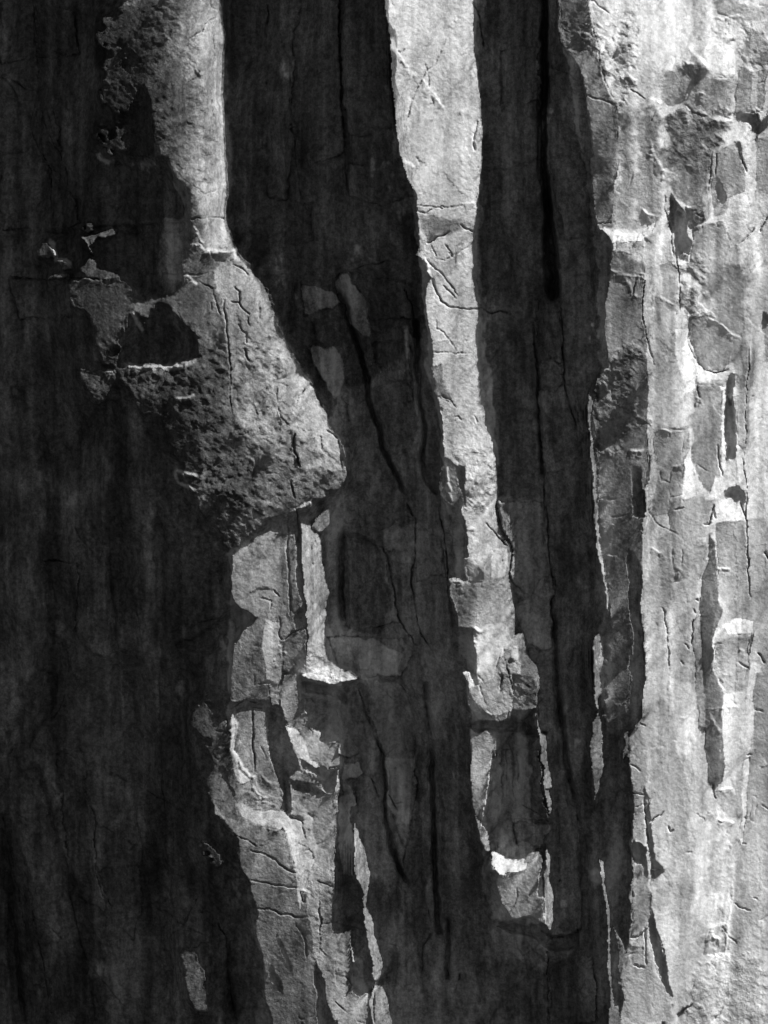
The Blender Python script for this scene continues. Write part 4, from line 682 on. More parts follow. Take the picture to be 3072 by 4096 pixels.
# slabs and scabs one can make out inside the shade
SHADE_PIECES = [
 ('slab','5 380,640 440,620 500,650 555,610 580,720 620,820 620,900 600,960 650,1000 640,1120 600,1120 560,960 510,850 450,830 400,760'),
 ('slab','5 350,240 420,230 560,290 600,350 440,400 360,440 340,380'),
 ('slab','5 560,170 660,130 700,280 760,400 780,600 790,760 740,760 690,560 620,350'),
 ('slab','5 770,600 1000,600 1040,760 1060,880 900,840 800,740'),
 ('block','5 940,860 1040,860 1070,980 960,960'),
 ('slab','5 660,130 1000,240 1040,440 760,440 700,280'),
 ('block','5 1000,240 1125,260 1120,420 1050,440'),
 ('slab','B 600,100 690,90 720,160 650,200 690,280 700,370 660,380 650,480 690,560 680,820 600,815 570,700 580,540 565,440 590,330 620,280 590,230'),
 ('slab','B 870,20 1060,10 1070,140 1085,360 1040,560 990,640 960,560 900,330 885,150'),
 ('slab','8 620,260 860,300 920,600 980,800 620,840 590,600'),
 ('block','8 850,180 1010,120 1060,120 1080,330 880,330'),
 ('slab','8 1080,130 1240,260 1260,500 1090,520'),
 ('slab','8 500,900 760,900 1000,900 1060,1000 960,1140 700,1160 560,1060'),
 ('block','8 710,1180 790,1190 790,1270 740,1280'),
 ('slab','8 780,1180 980,1190 1050,1330 1060,1659 870,1659 760,1370'),
 ('slab','8 350,1270 560,1330 640,1500 690,1659 580,1659 460,1560 400,1460'),
 ('slab','9 100,650 180,620 250,500 330,480 330,930 230,930 150,830 95,830'),
 ('slab','9 0,20 260,0 300,480 220,620 80,500 60,300'),
 ('block','C 80,460 290,455 300,480 270,600 200,660 90,580'),
 ('slab','C 0,0 240,0 290,430 0,440'), ('slab','C 0,1100 200,1080 310,1160 300,1300 120,1160'),
 ('slab','C 350,200 480,400 500,1000 480,1140 330,1150 330,600'),
 ('slab','C 310,1290 580,1280 590,1696 290,1696'),
 ('chockstone','6 220,700 300,680 380,720 390,830 360,880 230,860'),
 ('slab','6 230,330 360,320 380,600 370,700 220,690'),
 ('slab','6 230,880 400,850 500,1000 520,1280 280,1380 250,1100'),
 ('slab','2 110,20 250,400 285,900 250,1300 110,1300'),
 ('slab','2 600,20 860,-10 915,480 950,850 640,900 590,500'),
 ('slab','2 320,0 560,20 590,600 610,1000 330,1080 260,600'),
 ('slab','2 640,1080 980,1060 1060,1290 870,1340 650,1260'),
 ('block','2 340,1325 410,1325 400,1560 350,1580'),
 ('slab','3 0,330 130,310 240,300 240,640 0,660'),
 ('slab','3 300,420 500,520 560,900 560,1200 590,1450 400,1500 300,1000'),
 ('slab','1 0,0 200,0 230,360 0,420'), ('slab','1 210,0 460,60 520,330 240,360'), ('slab','1 0,480 120,540 240,610 210,690 100,690 60,560'),
 ('slab','1 230,690 330,680 400,980 300,900'), ('slab','1 320,1080 480,1280 530,1450 340,1480'), ('slab','1 0,1000 200,960 320,1080 330,1490 0,1500'),
 ('slab','4 60,190 440,200 470,450 120,440'), ('flake','7 480,170 560,190 640,280 660,400 620,370 560,280'), ('slab','7 290,400 500,400 490,860 350,640'),
 ('slab','A 360,30 520,0 560,300 600,600 660,1070 500,950 420,700 380,400'), ('slab','A 700,100 780,150 780,200 700,170'), ('slab','A 640,800 880,760 890,1000 880,1260 700,1100'),
 ('slab','A 1110,1210 1240,1060 1350,1070 1380,1250 1180,1310 1120,1400'), ('slab','A 100,860 170,900 200,1130 150,1200'),
 ('flake','B 1000,960 1110,800 1110,980 1040,1100'), ('slab','B 1160,0 1230,100 1240,600 1240,1200 1190,1200'),
]
K_EXP = 1.0      # sheet brightness = K*albedo*c
def clamp_rows(A):
    """carry the picture-edge values out over the margins"""
    ix = np.clip(np.arange(NX), int(MARG/PITCH)+1, NX-int(MARG/PITCH)-2)
    iy = np.clip(np.arange(NY), int(MTOP/PITCH)+1, NY-int(MBOT/PITCH)-2)
    return np.ascontiguousarray(A[iy][:, ix])

RAG = None
def paint(A, val, feather, P, warp, ragged=None):
    pad = 30+feather*3
    by0, by1, bx0, bx1, m = poly_mask(P, warp, pad)
    w = m.astype(np.float32)
    if ragged is not None:
        sz = min(np.ptp(P[:, 0]), np.ptp(P[:, 1]))
        w = blur(w, max(feather*1.2, min(20, .09*sz))); n = ragged[by0:by1, bx0:bx1]
        q = np.clip((w-.5+n*.9)/(.10+feather*.008)+.5, 0, 1); w = q*q*(3-2*q)
    elif feather >= 8 and RAG is not None:
        w = blur(w, feather*2.2); n = RAG[by0:by1, bx0:bx1]
        q = np.clip((w-.5+n*4.5*w*(1-w))/.8+.5, 0, 1); w = q*q*(3-2*q)
    elif feather >= 7:
        w = blur(w, feather*.8)
    if isinstance(val, tuple):
        a = pts(val[1])[0]; b = pts(val[3])[0]; d = b-a
        k = np.clip(((XX[by0:by1, bx0:bx1]-a[0])*d[0]+(YY[by0:by1, bx0:bx1]-a[1])*d[1])/(d@d), 0, 1)
        v = val[0]+(val[2]-val[0])*k
    else: v = val
    S = A[by0:by1, bx0:bx1]
    A[by0:by1, bx0:bx1] = S*(1-w)+v*w

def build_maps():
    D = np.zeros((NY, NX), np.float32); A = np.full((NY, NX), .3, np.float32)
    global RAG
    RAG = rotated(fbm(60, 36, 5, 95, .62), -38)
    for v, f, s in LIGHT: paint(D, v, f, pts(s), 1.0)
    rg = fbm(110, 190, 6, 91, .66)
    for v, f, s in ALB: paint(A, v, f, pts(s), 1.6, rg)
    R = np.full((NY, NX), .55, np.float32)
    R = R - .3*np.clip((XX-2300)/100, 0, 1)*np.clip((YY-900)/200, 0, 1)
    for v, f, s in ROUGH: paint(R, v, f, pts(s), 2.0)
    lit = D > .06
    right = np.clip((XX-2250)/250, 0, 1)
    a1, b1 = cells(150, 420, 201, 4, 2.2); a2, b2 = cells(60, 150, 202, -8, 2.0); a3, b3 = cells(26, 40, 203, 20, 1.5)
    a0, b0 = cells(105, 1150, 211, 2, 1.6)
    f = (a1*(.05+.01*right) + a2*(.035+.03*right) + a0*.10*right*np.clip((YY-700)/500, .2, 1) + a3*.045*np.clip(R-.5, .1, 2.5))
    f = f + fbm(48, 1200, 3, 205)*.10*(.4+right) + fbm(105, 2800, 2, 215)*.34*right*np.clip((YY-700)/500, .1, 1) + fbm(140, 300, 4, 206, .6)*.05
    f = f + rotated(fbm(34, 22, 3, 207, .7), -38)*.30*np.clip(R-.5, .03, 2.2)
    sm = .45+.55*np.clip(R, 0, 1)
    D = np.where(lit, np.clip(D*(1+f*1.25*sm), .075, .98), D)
    # weathering of the colour, then shading painted into the unlit walls
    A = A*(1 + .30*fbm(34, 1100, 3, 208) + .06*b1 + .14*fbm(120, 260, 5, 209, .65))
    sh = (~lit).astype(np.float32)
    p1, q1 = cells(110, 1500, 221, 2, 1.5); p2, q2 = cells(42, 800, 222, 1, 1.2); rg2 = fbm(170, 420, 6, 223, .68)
    A = A*(1 + sh*(p1*.20 + p2*.17 + .07*fbm(26, 1800, 3, 224, .7) + np.clip(rg2*1.8, -.22, .2)))  # colour bands only where unlit, in place of shading on facets
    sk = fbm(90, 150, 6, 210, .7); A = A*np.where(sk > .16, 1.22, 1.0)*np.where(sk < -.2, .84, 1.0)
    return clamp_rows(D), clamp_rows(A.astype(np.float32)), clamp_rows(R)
K_EXP = 1.62
def shade(h, A=None):
    gy, gx = np.gradient(h, PITCH)
    st, sp = math.sin(SUN_EL), math.cos(SUN_EL)
    # light arrives from (-U, out); normal = (-gx,-gy,1)
    c = (st + sp*(gx*UX + gy*UY))/np.sqrt(1+gx*gx+gy*gy)
    return np.clip(c, 0, 1)

def add_lines(h, lips=True):
    for d, w, s in CRACKS:
        d = d*1.3
        w = max(5.0, w*.6) if w < 13 else w
        P = pts(s); by0, by1, bx0, bx1, r, t = line_dist(P, w*3, 1.0)
        k = np.clip(1-r/(w*.62), 0, 1); taper = np.minimum(1, np.minimum(t, 1-t)*8+.25)
        jit = np.clip(.35+2.2*NZ1[by0:by1, bx0:bx1], 0, 1.2) if d < 50 else 1.0
        h[by0:by1, bx0:bx1] -= d*jit*taper*k**1.0*.9

def add_lips(h):
    for d, w, s in LIPS:
        P = pts(s); by0, by1, bx0, bx1, r, t = line_dist(P, w*8, 1.0)
        # signed side: step down on the sun side, long fade on the far side
        Q = P; X = XX[by0:by1, bx0:bx1]+WX[by0:by1, bx0:bx1]; Y = YY[by0:by1, bx0:bx1]+WY[by0:by1, bx0:bx1]
        best = np.full(r.shape, 1e9); sg = np.zeros(r.shape)
        for i in range(len(Q)-1):
            a = Q[i]; v = Q[i+1]-a; q = v@v
            k = np.clip(((X-a[0])*v[0]+(Y-a[1])*v[1])/q, 0, 1)
            ex = X-a[0]-k*v[0]; ey = Y-a[1]-k*v[1]; e = np.hypot(ex, ey)
            nx, ny = -v[1], v[0]
            if nx*UX+ny*UY < 0: nx, ny = -nx, -ny
            s_ = (ex*nx+ey*ny)/math.sqrt(q)
            w_ = e < best; best = np.where(w_, e, best); sg = np.where(w_, s_, sg)
        far = np.exp(-np.clip(sg, 0, None)/(w*3.0)); near = np.clip(1+sg/(w*.9), 0, 1)
        prof = np.where(sg > 0, far, near)*np.clip(1-(r-w*5)/(w*3), 0, 1)*(best < w*8)
        along = np.minimum(1, np.minimum(t, 1-t)*6)
        # fade beyond the ends
        endf = np.clip(1-(np.sqrt(np.clip(best*best-sg*sg, 0, None)))/(w*1.0), 0, 1)
        fr = np.clip(.25+2.6*NZ2[by0:by1, bx0:bx1], 0, 1) if d < 11 else 1.0
        h[by0:by1, bx0:bx1] += (d*1.0*prof*along*endf*fr).astype(np.float32)


_K = np.round(np.arange(NY)*(UX/UY)).astype(int)
def shear(A, fill=0):
    W = NX - _K[-1]; q = np.full((NY, W), fill, A.dtype)
    for y in range(NY): q[y, -_K[y]:-_K[y]+NX] = A[y]
    return q
def unshear(Q):
    o = np.empty((NY, NX), Q.dtype)
    for y in range(NY): o[y] = Q[y, -_K[y]:-_K[y]+NX]
    return o

def ceiling(h, lit):
    """height of the ray that grazes the lit ground before each point"""
    step = PITCH/UY
    q = shear(np.where(lit, h, -1e6).astype(np.float32) + (G*step*np.arange(NY, dtype=np.float32))[:, None], -1e6)
    m = np.maximum.accumulate(q, axis=0)
    m[1:] = m[:-1].copy(); m[0] = -1e6
    return unshear(m) - (G*step*np.arange(NY, dtype=np.float32))[:, None]

def solve(D, A, iters=8):
    c = np.clip((lin(D)-.12*A)/(K_EXP*A), .04, .985)
    lit = D > .06
    e = SUN_EL
    s_lit = np.tan(np.clip(np.arcsin(c)-e, -e*.85, math.radians(58)))
    s = np.where(lit, s_lit, -G*1.02).astype(np.float32)
    corr = np.zeros_like(s); target = s.copy()
    step = PITCH/UY
    L = shear(lit, True); first = np.zeros_like(L); first[1:] = L[1:] & ~L[:-1]
    run = np.zeros(L.shape, np.float32)
    for y in range(1, NY): run[y] = np.where(L[y-1], 0, run[y-1]+1)
    for it in range(iters):
        h = fft_solve(target+corr, WV)
        C = ceiling(h, lit); err = np.where(lit, np.clip(C-h, -400, 400), 0)
        E = shear(err.astype(np.float32)); R = np.where(first & (run > 0), E/np.maximum(run, 3)/step, 0)
        back = np.zeros(L.shape, np.float32); cur = np.zeros(L.shape[1], np.float32)
        for y in range(NY-1, -1, -1):
            cur = np.where(first[y], R[y], cur); cur = np.where(L[y] & ~first[y], 0, cur)
            back[y] = np.where(L[y], 0, cur)
        target = target + .8*unshear(back)
        target = np.where(lit, s, np.clip(target, -3*G, .6*G))
        gy, gx = np.gradient(h, PITCH); gu = gx*UX+gy*UY
        corr += .5*np.clip(target-gu, -.6, .6)
        print('it', it, 'lit but shaded %.4f' % float((lit & (C-h > 1)).mean()), 'range', h.min(), h.max(), 'err', err.max(), 'meanabs', float(np.abs(R).sum()/first.sum()))
    return h, lit


def heal(h, lit):
    """where the shade ends, bring the lit ground onto the grazing ray"""
    C = ceiling(h, lit); L = shear(lit, True); HS = shear(h); CS = shear(C.astype(np.float32), -1e6)
    first = np.zeros_like(L); first[1:] = L[1:] & ~L[:-1]
    st = np.where(first & (CS > -1e5), HS-CS-.3, 0)
    st = np.clip(st, -200, 60)
    add = np.zeros(L.shape, np.float32); cur = np.zeros(L.shape[1], np.float32)
    kp, kn = math.exp(-PITCH/UY/70), math.exp(-PITCH/UY/260)
    for y in range(NY):
        cur = np.where(first[y], st[y], cur*np.where(cur > 0, kp, kn)); cur = np.where(L[y], cur, 0)
        add[y] = -cur
    a = unshear(add)
    f = lit.astype(np.float32)
    a = blur(a*f, 6)/np.maximum(blur(f, 6), .15)
    h = h + np.where(lit, a, 0)
    C = ceiling(h, lit); HS = shear(h.astype(np.float32)); CS = shear(C.astype(np.float32), -1e6)
    st = np.where(first & (CS > -1e5), np.clip(HS-CS-.2, -6, 25), 0); kq = math.exp(-PITCH/UY/16)
    cur = np.zeros(L.shape[1], np.float32)
    for y in range(NY):
        cur = np.where(first[y], st[y], cur*kq); cur = np.where(L[y], cur, 0); add[y] = -cur
    return (h + np.where(lit, unshear(add), 0)).astype(np.float32)

def settle(h, lit):
    """inside the shade: even the ground out lengthwise and keep it below the grazing rays"""
    sh = ~lit; shf = sh.astype(np.float32)
    C = ceiling(h, lit)
    ins = np.clip((blur(shf, 26)-.5)*2, 0, 1)
    ins2 = np.clip((blur(shf, 110)-.5)*2, 0, 1)
    ins0 = np.clip((blur(shf, 9)-.5)*2, 0, 1)
    dip = .25 + 12*ins0 + 18*ins + 60*ins2
    top = np.where(C < -1e5, h, C) - dip
    base = np.where(sh, np.minimum(h, top), h)
    for n, r in ((50, 14), (50, 6), (20, 2)):
        for k in range(n):
            up = np.roll(base, r, 0); dn = np.roll(base, -r, 0)
            b = base*.3 + .35*(up+dn)
            if k % 3 == 0: b = .5*b + .25*(np.roll(b, 3, 1)+np.roll(b, -3, 1))
            base = np.where(sh, np.minimum(b, top), h)
    return base.astype(np.float32)


def plates(n, q, thick, soft=.07):
    v = n*q; fl = np.floor(v); fr = v-fl
    return (fl + np.clip(fr/soft, 0, 1) - fr)*thick

def stamps(h, m, R):
    """scattered flake edges and short joints"""
    rs = np.random.RandomState(12)
    for k in range(620):
        cx = rs.uniform(-100, 3172); cy = rs.uniform(-200, 4200)
        iy = int((cy-Y0)/PITCH); ix = int((cx-X0)/PITCH)
        if R[iy, ix] < .5 and rs.rand() < .8: continue
        size = rs.choice([22, 34, 50, 80, 130], p=[.52, .32, .12, .035, .005])
        ang = rs.choice([math.pi/2, math.radians(60), 0, math.radians(125)], p=[.42, .23, .2, .15]) + rs.uniform(-.35, .35)
        n = 5; P = np.zeros((n, 2)); p = np.array([cx, cy]); a = ang; bend = rs.uniform(-.45, .45)
        for i in range(n):
            P[i] = p; p = p + size*.5*np.array([math.cos(a), math.sin(a)])*rs.uniform(.6, 1.3); a += bend + rs.uniform(-.6, .6)
        w = rs.uniform(2.5, 6)
        crack = rs.rand() < .45
        by0, by1, bx0, bx1, r, t = line_dist(P, w*8, .9)
        if by1 <= by0+2 or bx1 <= bx0+2: continue
        along = np.clip(np.minimum(t, 1-t)*5, 0, 1)
        mm = m[by0:by1, bx0:bx1]
        if crack:
            h[by0:by1, bx0:bx1] -= rs.uniform(3, 8)*np.clip(1-r/(w*.75), 0, 1)*along*mm
            continue
        d = P[-1]-P[0]; q = math.hypot(*d)+1e-6; nx, ny = -d[1]/q, d[0]/q
        X = XX[by0:by1, bx0:bx1]+WX[by0:by1, bx0:bx1]*.9; Y = YY[by0:by1, bx0:bx1]+WY[by0:by1, bx0:bx1]*.9
        ax, ay = P[0]; side = np.zeros(X.shape)
        best = np.full(X.shape, 1e9)
        for i in range(n-1):
            v = P[i+1]-P[i]; L = math.hypot(*v)+1e-6
            kk = np.clip(((X-P[i][0])*v[0]+(Y-P[i][1])*v[1])/(L*L), 0, 1)
            ex = X-P[i][0]-kk*v[0]; ey = Y-P[i][1]-kk*v[1]; e = np.hypot(ex, ey)
            s_ = (ex*-v[1]+ey*v[0])/L; w_ = e < best; best = np.where(w_, e, best); side = np.where(w_, s_, side)
        sgn = 1 if rs.rand() < .5 else -1
        side = side*sgn
        prof = np.where(side > 0, np.exp(-side/(w*2.2)), np.clip(1+side/3.0, 0, 1))*np.clip(1-(best-w*5)/(w*3), 0, 1)
        endf = np.clip(1-np.sqrt(np.clip(best**2-side**2, 0, None))/w, 0, 1)
        h[by0:by1, bx0:bx1] += rs.choice([.7, 1.3, 2.2, 3.2], p=[.35, .35, .2, .1])*prof*along*endf*mm
    return h

def shade_relief(h, lit):
    """columns and facets of the walls that the sun does not reach"""
    shf = (~lit).astype(np.float32)
    ins = np.clip((blur(shf, 34)-.52)*2.2, 0, 1); ins2 = np.clip((blur(shf, 120)-.5)*2, 0, 1)
    a, b = cells(120, 1300, 401, 3, 1.3); c, d = cells(46, 520, 402, 2, 1.2); e, f = cells(150, 200, 403, 30, 1.8); g, k = cells(28, 60, 404, 0, 1.5)
    sx = a*.75 + c*.5 + e*.3 + g*.10
    r = fft_solve((sx*ins).astype(np.float32), .25, 1.5e-5, 1., 0.)
    sy = cells(170, 340, 405, 10, 1.8)[0]*.5 + g*.08
    r = r + fft_solve((sy*ins).astype(np.float32), .25, 4e-5, 0., 1.)
    r = np.clip(r, -80, 80)
    h2 = h + (r - 20)*(.4*ins+.6*ins2)
    rec = np.zeros_like(h)
    for dd, ss in RECESSES:
        P = pts(ss); by0, by1, bx0, bx1, m = poly_mask(P, .8, 60); w = blur(m.astype(np.float32), 7)
        rec[by0:by1, bx0:bx1] = np.maximum(rec[by0:by1, bx0:bx1], w*dd)
    h2 = h2 - rec
    C = ceiling(h, lit); top = np.where(C < -1e5, h2, C) - (.25 + 5*ins)
    return np.where(lit, h, np.minimum(h2, top)).astype(np.float32)

def detail(h, D, A, lit, R, FLU, PLT):
    c = np.clip(lin(D)/(K_EXP*A), 0, 1)
    m = np.where(lit, .35 + 1.3*blur(c, 20), .9).astype(np.float32)  # calmer where the light only grazes
    ca, cb = cells(210, 520, 301, 6, 2.5); cc, cd = cells(75, 170, 302, -5, 2.0); ce, cf = cells(34, 60, 303, 12, 1.6)
    shd = (~lit).astype(np.float32); ins = np.clip((blur(shd, 40)-.55)*2.4, 0, 1)
    ck, cl = cells(105, 1150, 211, 2, 1.6); right = np.clip((XX-2300)/150, 0, 1)
    h = h + np.where(lit, ck*1.6*right*m*np.clip((YY-1000)/400, 0, 1), 0)
    h = h + (ca*1.4 + cc*.8 + ce*.35*np.clip(R, .3, 2.5))*m*np.where(lit, 1, 0)
    h = h - ins*(8 - ca*6 - cc*3 - ce*.8) + ins*(cb*(XX % 97 - 48)*.0)
    g2 = rotated(fbm(30, 18, 2, 52), -38)*1.2
    g3 = fbm(11, 8, 1, 53)*.8
    rid = 1-np.abs(rotated(fbm(60, 34, 3, 54, .6), -30))*2.4
    h = h + (g2+g3)*(.3+.8*R)*m + rid*1.8*np.clip(R-1.2, 0, 3)*m
    h = h + fbm(150, 2600, 2, 63)*4*np.clip((XX-2300)/200, 0, 1)*np.clip((YY-600)/500, 0, 1)*m
    h = h + (fbm(60, 1500, 2, 61)*1.2 + fbm(18, 700, 1, 62)*.3)*FLU*m
    h = stamps(h.astype(np.float32), m, R)
    return h.astype(np.float32)

def plates(n, q, thick, soft=.07):
    v = n*q; fl = np.floor(v); fr = v-fl
    return (fl + np.clip(fr/soft, 0, 1) - fr)*thick
# ================================================================ relief of the whole cliff
T0 = time.time()
WV = .3
NZ1 = np.abs(fbm(80, 80, 3, 77)); NZ2 = np.abs(fbm(40, 40, 3, 78, .6))
MAPD, ALBM, RGH = build_maps()
H, LIT = solve(MAPD, ALBM, 8)
H = heal(H, LIT); H = settle(H, LIT); H = shade_relief(H, LIT)
H = detail(H, MAPD, ALBM, LIT, RGH, np.where(LIT, .8, 1.2), np.where(RGH > .4, 1, .35))
add_lips(H); add_lines(H)
_rt = np.clip((XX-2250)/250, 0, 1)*np.clip((YY-500)/500, .25, 1)
ALBM = np.clip(ALBM*(1 + _rt*(.8*np.clip(.45+2.2*fbm(260, 520, 3, 506), .15, 1.1)*sample(fbm(64, 2400, 4, 501, .62), XX+fbm(260, 700, 3, 505)*70, YY) + .28*fbm(210, 2600, 2, 502)) + np.where(LIT, .30, .0)*fbm(40, 900, 3, 503, .6)
               + np.clip((900-XX)/300, 0, 1)*.5*fbm(90, 2600, 4, 504, .65)), .03, .72).astype(np.float32)
for d, w, s in LIPS:                      # arrises coloured paler to paint in a sunlit rim
    if d < 8: continue
    by0, by1, bx0, bx1, r, t = line_dist(pts(s), w*2, 1.0)
    k = np.clip(1.5-r/w, 0, 1)*np.clip(np.minimum(t, 1-t)*8, 0, 1); S = ALBM[by0:by1, bx0:bx1]
    ALBM[by0:by1, bx0:bx1] = S + k*np.maximum(0, .42-S)

# slabs standing out inside the shade: raise, lean to one side
for nm, s in SHADE_PIECES:
    P = pts(s); by0, by1, bx0, bx1, m = poly_mask(P, 1.6); sh = m & ~LIT[by0:by1, bx0:bx1]
    if sh.sum() < 30: continue
    rs = np.random.RandomState(int(P.sum()) % 9999); ext = np.ptp(P[:, 0])+1
    X = XX[by0:by1, bx0:bx1]-P[:, 0].mean()
    up = 7 + np.clip(X*rs.choice([-.3, -.2, .2, .32]), -22, 22)
    H[by0:by1, bx0:bx1] += np.where(sh, up, 0).astype(np.float32)

# piece index for every cell of the wall
SEG = np.zeros((NY, NX), np.int16)
OUT = []
for i, (nm, cat, lab, s) in enumerate(MASSES):
    by0, by1, bx0, bx1, m = poly_mask(pts(s), 1.0); SEG[by0:by1, bx0:bx1][m] = i+1
ja, jb, ia, ib = int(MTOP/PITCH)-6, NY-int(MBOT/PITCH)+6, int(MARG/PITCH)-6, NX-int(MARG/PITCH)+6
win = SEG[ja:jb, ia:ib]
while (win == 0).any():
    for ax, sh in ((1, 1), (1, -1), (0, 1), (0, -1)):
        r = np.roll(win, sh, ax); z = (win == 0); win[z] = r[z]
def tidy(S, lo, hi):
    """stray islands of a mass go to the mass round them"""
    k = 3; s = S[::k, ::k]; ny, nx = s.shape; seen = np.zeros(s.shape, np.int32); comps = {}; n = 0
    sl = s.tolist(); lab = [[0]*nx for _ in range(ny)]
    for y in range(ny):
        for x in range(nx):
            if lab[y][x] or not (lo <= sl[y][x] <= hi): continue
            n += 1; v = sl[y][x]; st = [(y, x)]; lab[y][x] = n; cells = []
            while st:
                a, b_ = st.pop(); cells.append((a, b_))
                for p, q in ((a+1, b_), (a-1, b_), (a, b_+1), (a, b_-1)):
                    if 0 <= p < ny and 0 <= q < nx and not lab[p][q] and sl[p][q] == v: lab[p][q] = n; st.append((p, q))
            comps.setdefault(v, []).append(cells)
    for v, cs in comps.items():
        cs.sort(key=len)
        for cells in cs[:-1]:
            cnt = {}
            for a, b_ in cells:
                for p, q in ((a+1, b_), (a-1, b_), (a, b_+1), (a, b_-1)):
                    if 0 <= p < ny and 0 <= q < nx and sl[p][q] != v and lo <= sl[p][q] <= hi: cnt[sl[p][q]] = cnt.get(sl[p][q], 0)+1
            if not cnt: continue
            t = max(cnt, key=cnt.get)
            for a, b_ in cells:
                blk = S[max(0, a*k-k):a*k+k, max(0, b_*k-k):b_*k+k]; blk[blk == v] = t
tidy(SEG, 1, 99)
MASSMAP = SEG.copy()
pieces = []
for v, f, s in LIGHT:
    for k, nm in PIECES.items():
        if s.startswith(k+' '):
            P = pts(s); by0, by1, bx0, bx1, m = poly_mask(P, 1.0)
            sub = MASSMAP[by0:by1, bx0:bx1][m]
            if not len(sub): continue
            par = int(np.bincount(sub).argmax())
            pieces.append((nm, par)); SEG[by0:by1, bx0:bx1][m] = 100+len(pieces)
            # open joint round the piece, in places
            Q = np.vstack([P, P[:1]])
            by0, by1, bx0, bx1, r, t = line_dist(Q, 12, 1.0)
            H[by0:by1, bx0:bx1] -= (np.clip(1-r/5.0, 0, 1)*(0 if nm in ('ledge', 'lip', 'band') else 3.0)*np.clip(NZ1[by0:by1, bx0:bx1]*3-.6, 0, 1)).astype(np.float32)
for nm, s in SHADE_PIECES:
    P = pts(s); by0, by1, bx0, bx1, m = poly_mask(P, 1.6)
    sub = MASSMAP[by0:by1, bx0:bx1][m]; par = int(np.bincount(sub).argmax())
    sh = m & ~LIT[by0:by1, bx0:bx1] & (SEG[by0:by1, bx0:bx1] < 100)
    if sh.sum() < 20: continue
    pieces.append((nm, par)); SEG[by0:by1, bx0:bx1][sh] = 100+len(pieces)
    by0, by1, bx0, bx1, r, t = line_dist(np.vstack([P, P[:1]]), 16, 1.6)
    H[by0:by1, bx0:bx1] -= (np.clip(1-r/7.0, 0, 1)*9.0*np.clip(NZ1[by0:by1, bx0:bx1]*3-.4, 0, 1)*(~LIT[by0:by1, bx0:bx1])).astype(np.float32)
tidy(SEG, 1, 999)
print('relief', round(time.time()-T0, 1), 's', len(pieces), 'pieces')

# ================================================================ meshes
def tight(n, lo, hi):
    return np.array(list(range(0, lo, 4)) + list(range(lo, hi)) + list(range(hi, n, 4)))
J0, J1 = int(MTOP/PITCH)-2, NY-int(MBOT/PITCH)+2
I0, I1 = int(MARG/PITCH)-2, NX-int(MARG/PITCH)+2
CI = tight(NX, I0, I1); RI = tight(NY, J0, J1)
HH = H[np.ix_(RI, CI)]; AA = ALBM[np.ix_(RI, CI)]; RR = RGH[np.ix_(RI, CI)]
VX = (XX[np.ix_(RI, CI)]-1536)*M; VZ = (2048-YY[np.ix_(RI, CI)])*M
VY = -(HH-float(H[J0:J1, I0:I1].mean()))*M
CO = np.stack([VX, VY, VZ], -1).reshape(-1, 3).astype(np.float32)
AF = AA.reshape(-1); RF = RR.reshape(-1)
nr, nc = HH.shape
VI = np.arange(nr*nc).reshape(nr, nc)
SEGC = SEG[np.ix_(RI, CI)][:-1, :-1]
inframe = np.zeros((nr, nc), bool)
inframe[np.ix_((RI >= J0) & (RI < J1), (CI >= I0) & (CI < I1))] = True
SEGC = np.where(inframe[:-1, :-1], SEGC, SEGC)

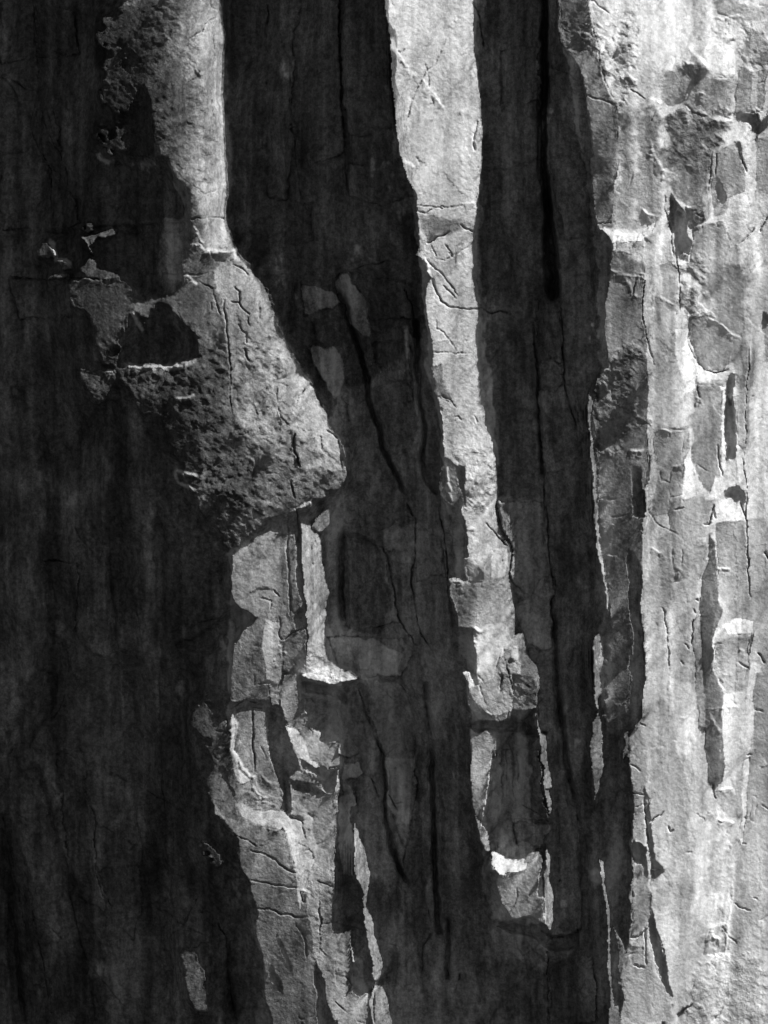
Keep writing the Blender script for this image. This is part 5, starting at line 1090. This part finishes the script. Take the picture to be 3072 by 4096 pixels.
def patch(name, cells, mat, parent=None):
    r, c = np.nonzero(cells)
    quads = np.stack([VI[r, c], VI[r+1, c], VI[r+1, c+1], VI[r, c+1]], 1)
    ids, inv = np.unique(quads, return_inverse=True)
    inv = inv.reshape(-1).astype(np.int32)
    me = bpy.data.meshes.new(name)
    me.vertices.add(len(ids)); me.vertices.foreach_set('co', CO[ids].reshape(-1))
    me.loops.add(len(inv)); me.loops.foreach_set('vertex_index', inv)
    nq = len(quads)
    me.polygons.add(nq); me.polygons.foreach_set('loop_start', np.arange(0, 4*nq, 4, dtype=np.int32))
    me.polygons.foreach_set('use_smooth', np.ones(nq, bool))
    a = me.attributes.new('varnish_shade', 'FLOAT', 'POINT'); a.data.foreach_set('value', AF[ids])
    a = me.attributes.new('pitting', 'FLOAT', 'POINT'); a.data.foreach_set('value', RF[ids])
    me.update(calc_edges=True)
    me.materials.append(mat)
    o = bpy.data.objects.new(name, me); COL.objects.link(o)
    if parent: o.parent = parent
    return o

roots = {}
for i, (nm, cat, lab, s) in enumerate(MASSES):
    cells = SEGC == i+1
    if cells.sum() < 4: print('EMPTY', lab); continue
    o = patch(nm, cells, ROCK); o['label'] = lab; o['category'] = cat
    if nm == 'rock_fin': o['group'] = 'bright fins standing in the dark gully'
    roots[i+1] = o
for k, (nm, par) in enumerate(pieces):
    cells = SEGC == 101+k
    if cells.sum() < 8: continue
    patch(nm, cells, ROCK, roots.get(par))
rest = SEGC == 0
if rest.any():
    print('unassigned', rest.sum(), (rest & inframe[:-1, :-1]).sum())
    o = patch('cliff_face', rest, ROCK); o['kind'] = 'structure'

# the mountain behind the face, and the canyon floor
def box(name, x0, x1, y0, y1, z0, z1, mat):
    v = [(x, y, z) for x in (x0, x1) for y in (y0, y1) for z in (z0, z1)]
    f = [(0, 1, 3, 2), (4, 6, 7, 5), (0, 4, 5, 1), (2, 3, 7, 6), (0, 2, 6, 4), (1, 5, 7, 3)]
    me = bpy.data.meshes.new(name); me.from_pydata(v, [], f); me.materials.append(mat)
    o = bpy.data.objects.new(name, me); COL.objects.link(o); o['kind'] = 'structure'; return o
zb = float(VZ.min()); zt = float(VZ.max())
yb = float(VY.max())+2
box('mountain', float(VX.min())+.5, float(VX.max())-.5, yb, yb+120, zb-30, zt-2, PLAIN)
me = bpy.data.meshes.new('ground')
me.from_pydata([(-4000, -4000, zb-20), (4000, -4000, zb-20), (4000, 3000, zb-20), (-4000, 3000, zb-20)], [], [(0, 1, 2, 3)])
me.materials.append(SOIL); g = bpy.data.objects.new('ground', me); COL.objects.link(g); g['kind'] = 'structure'
print('built', round(time.time()-T0, 1), 's, quads', (nr-1)*(nc-1))
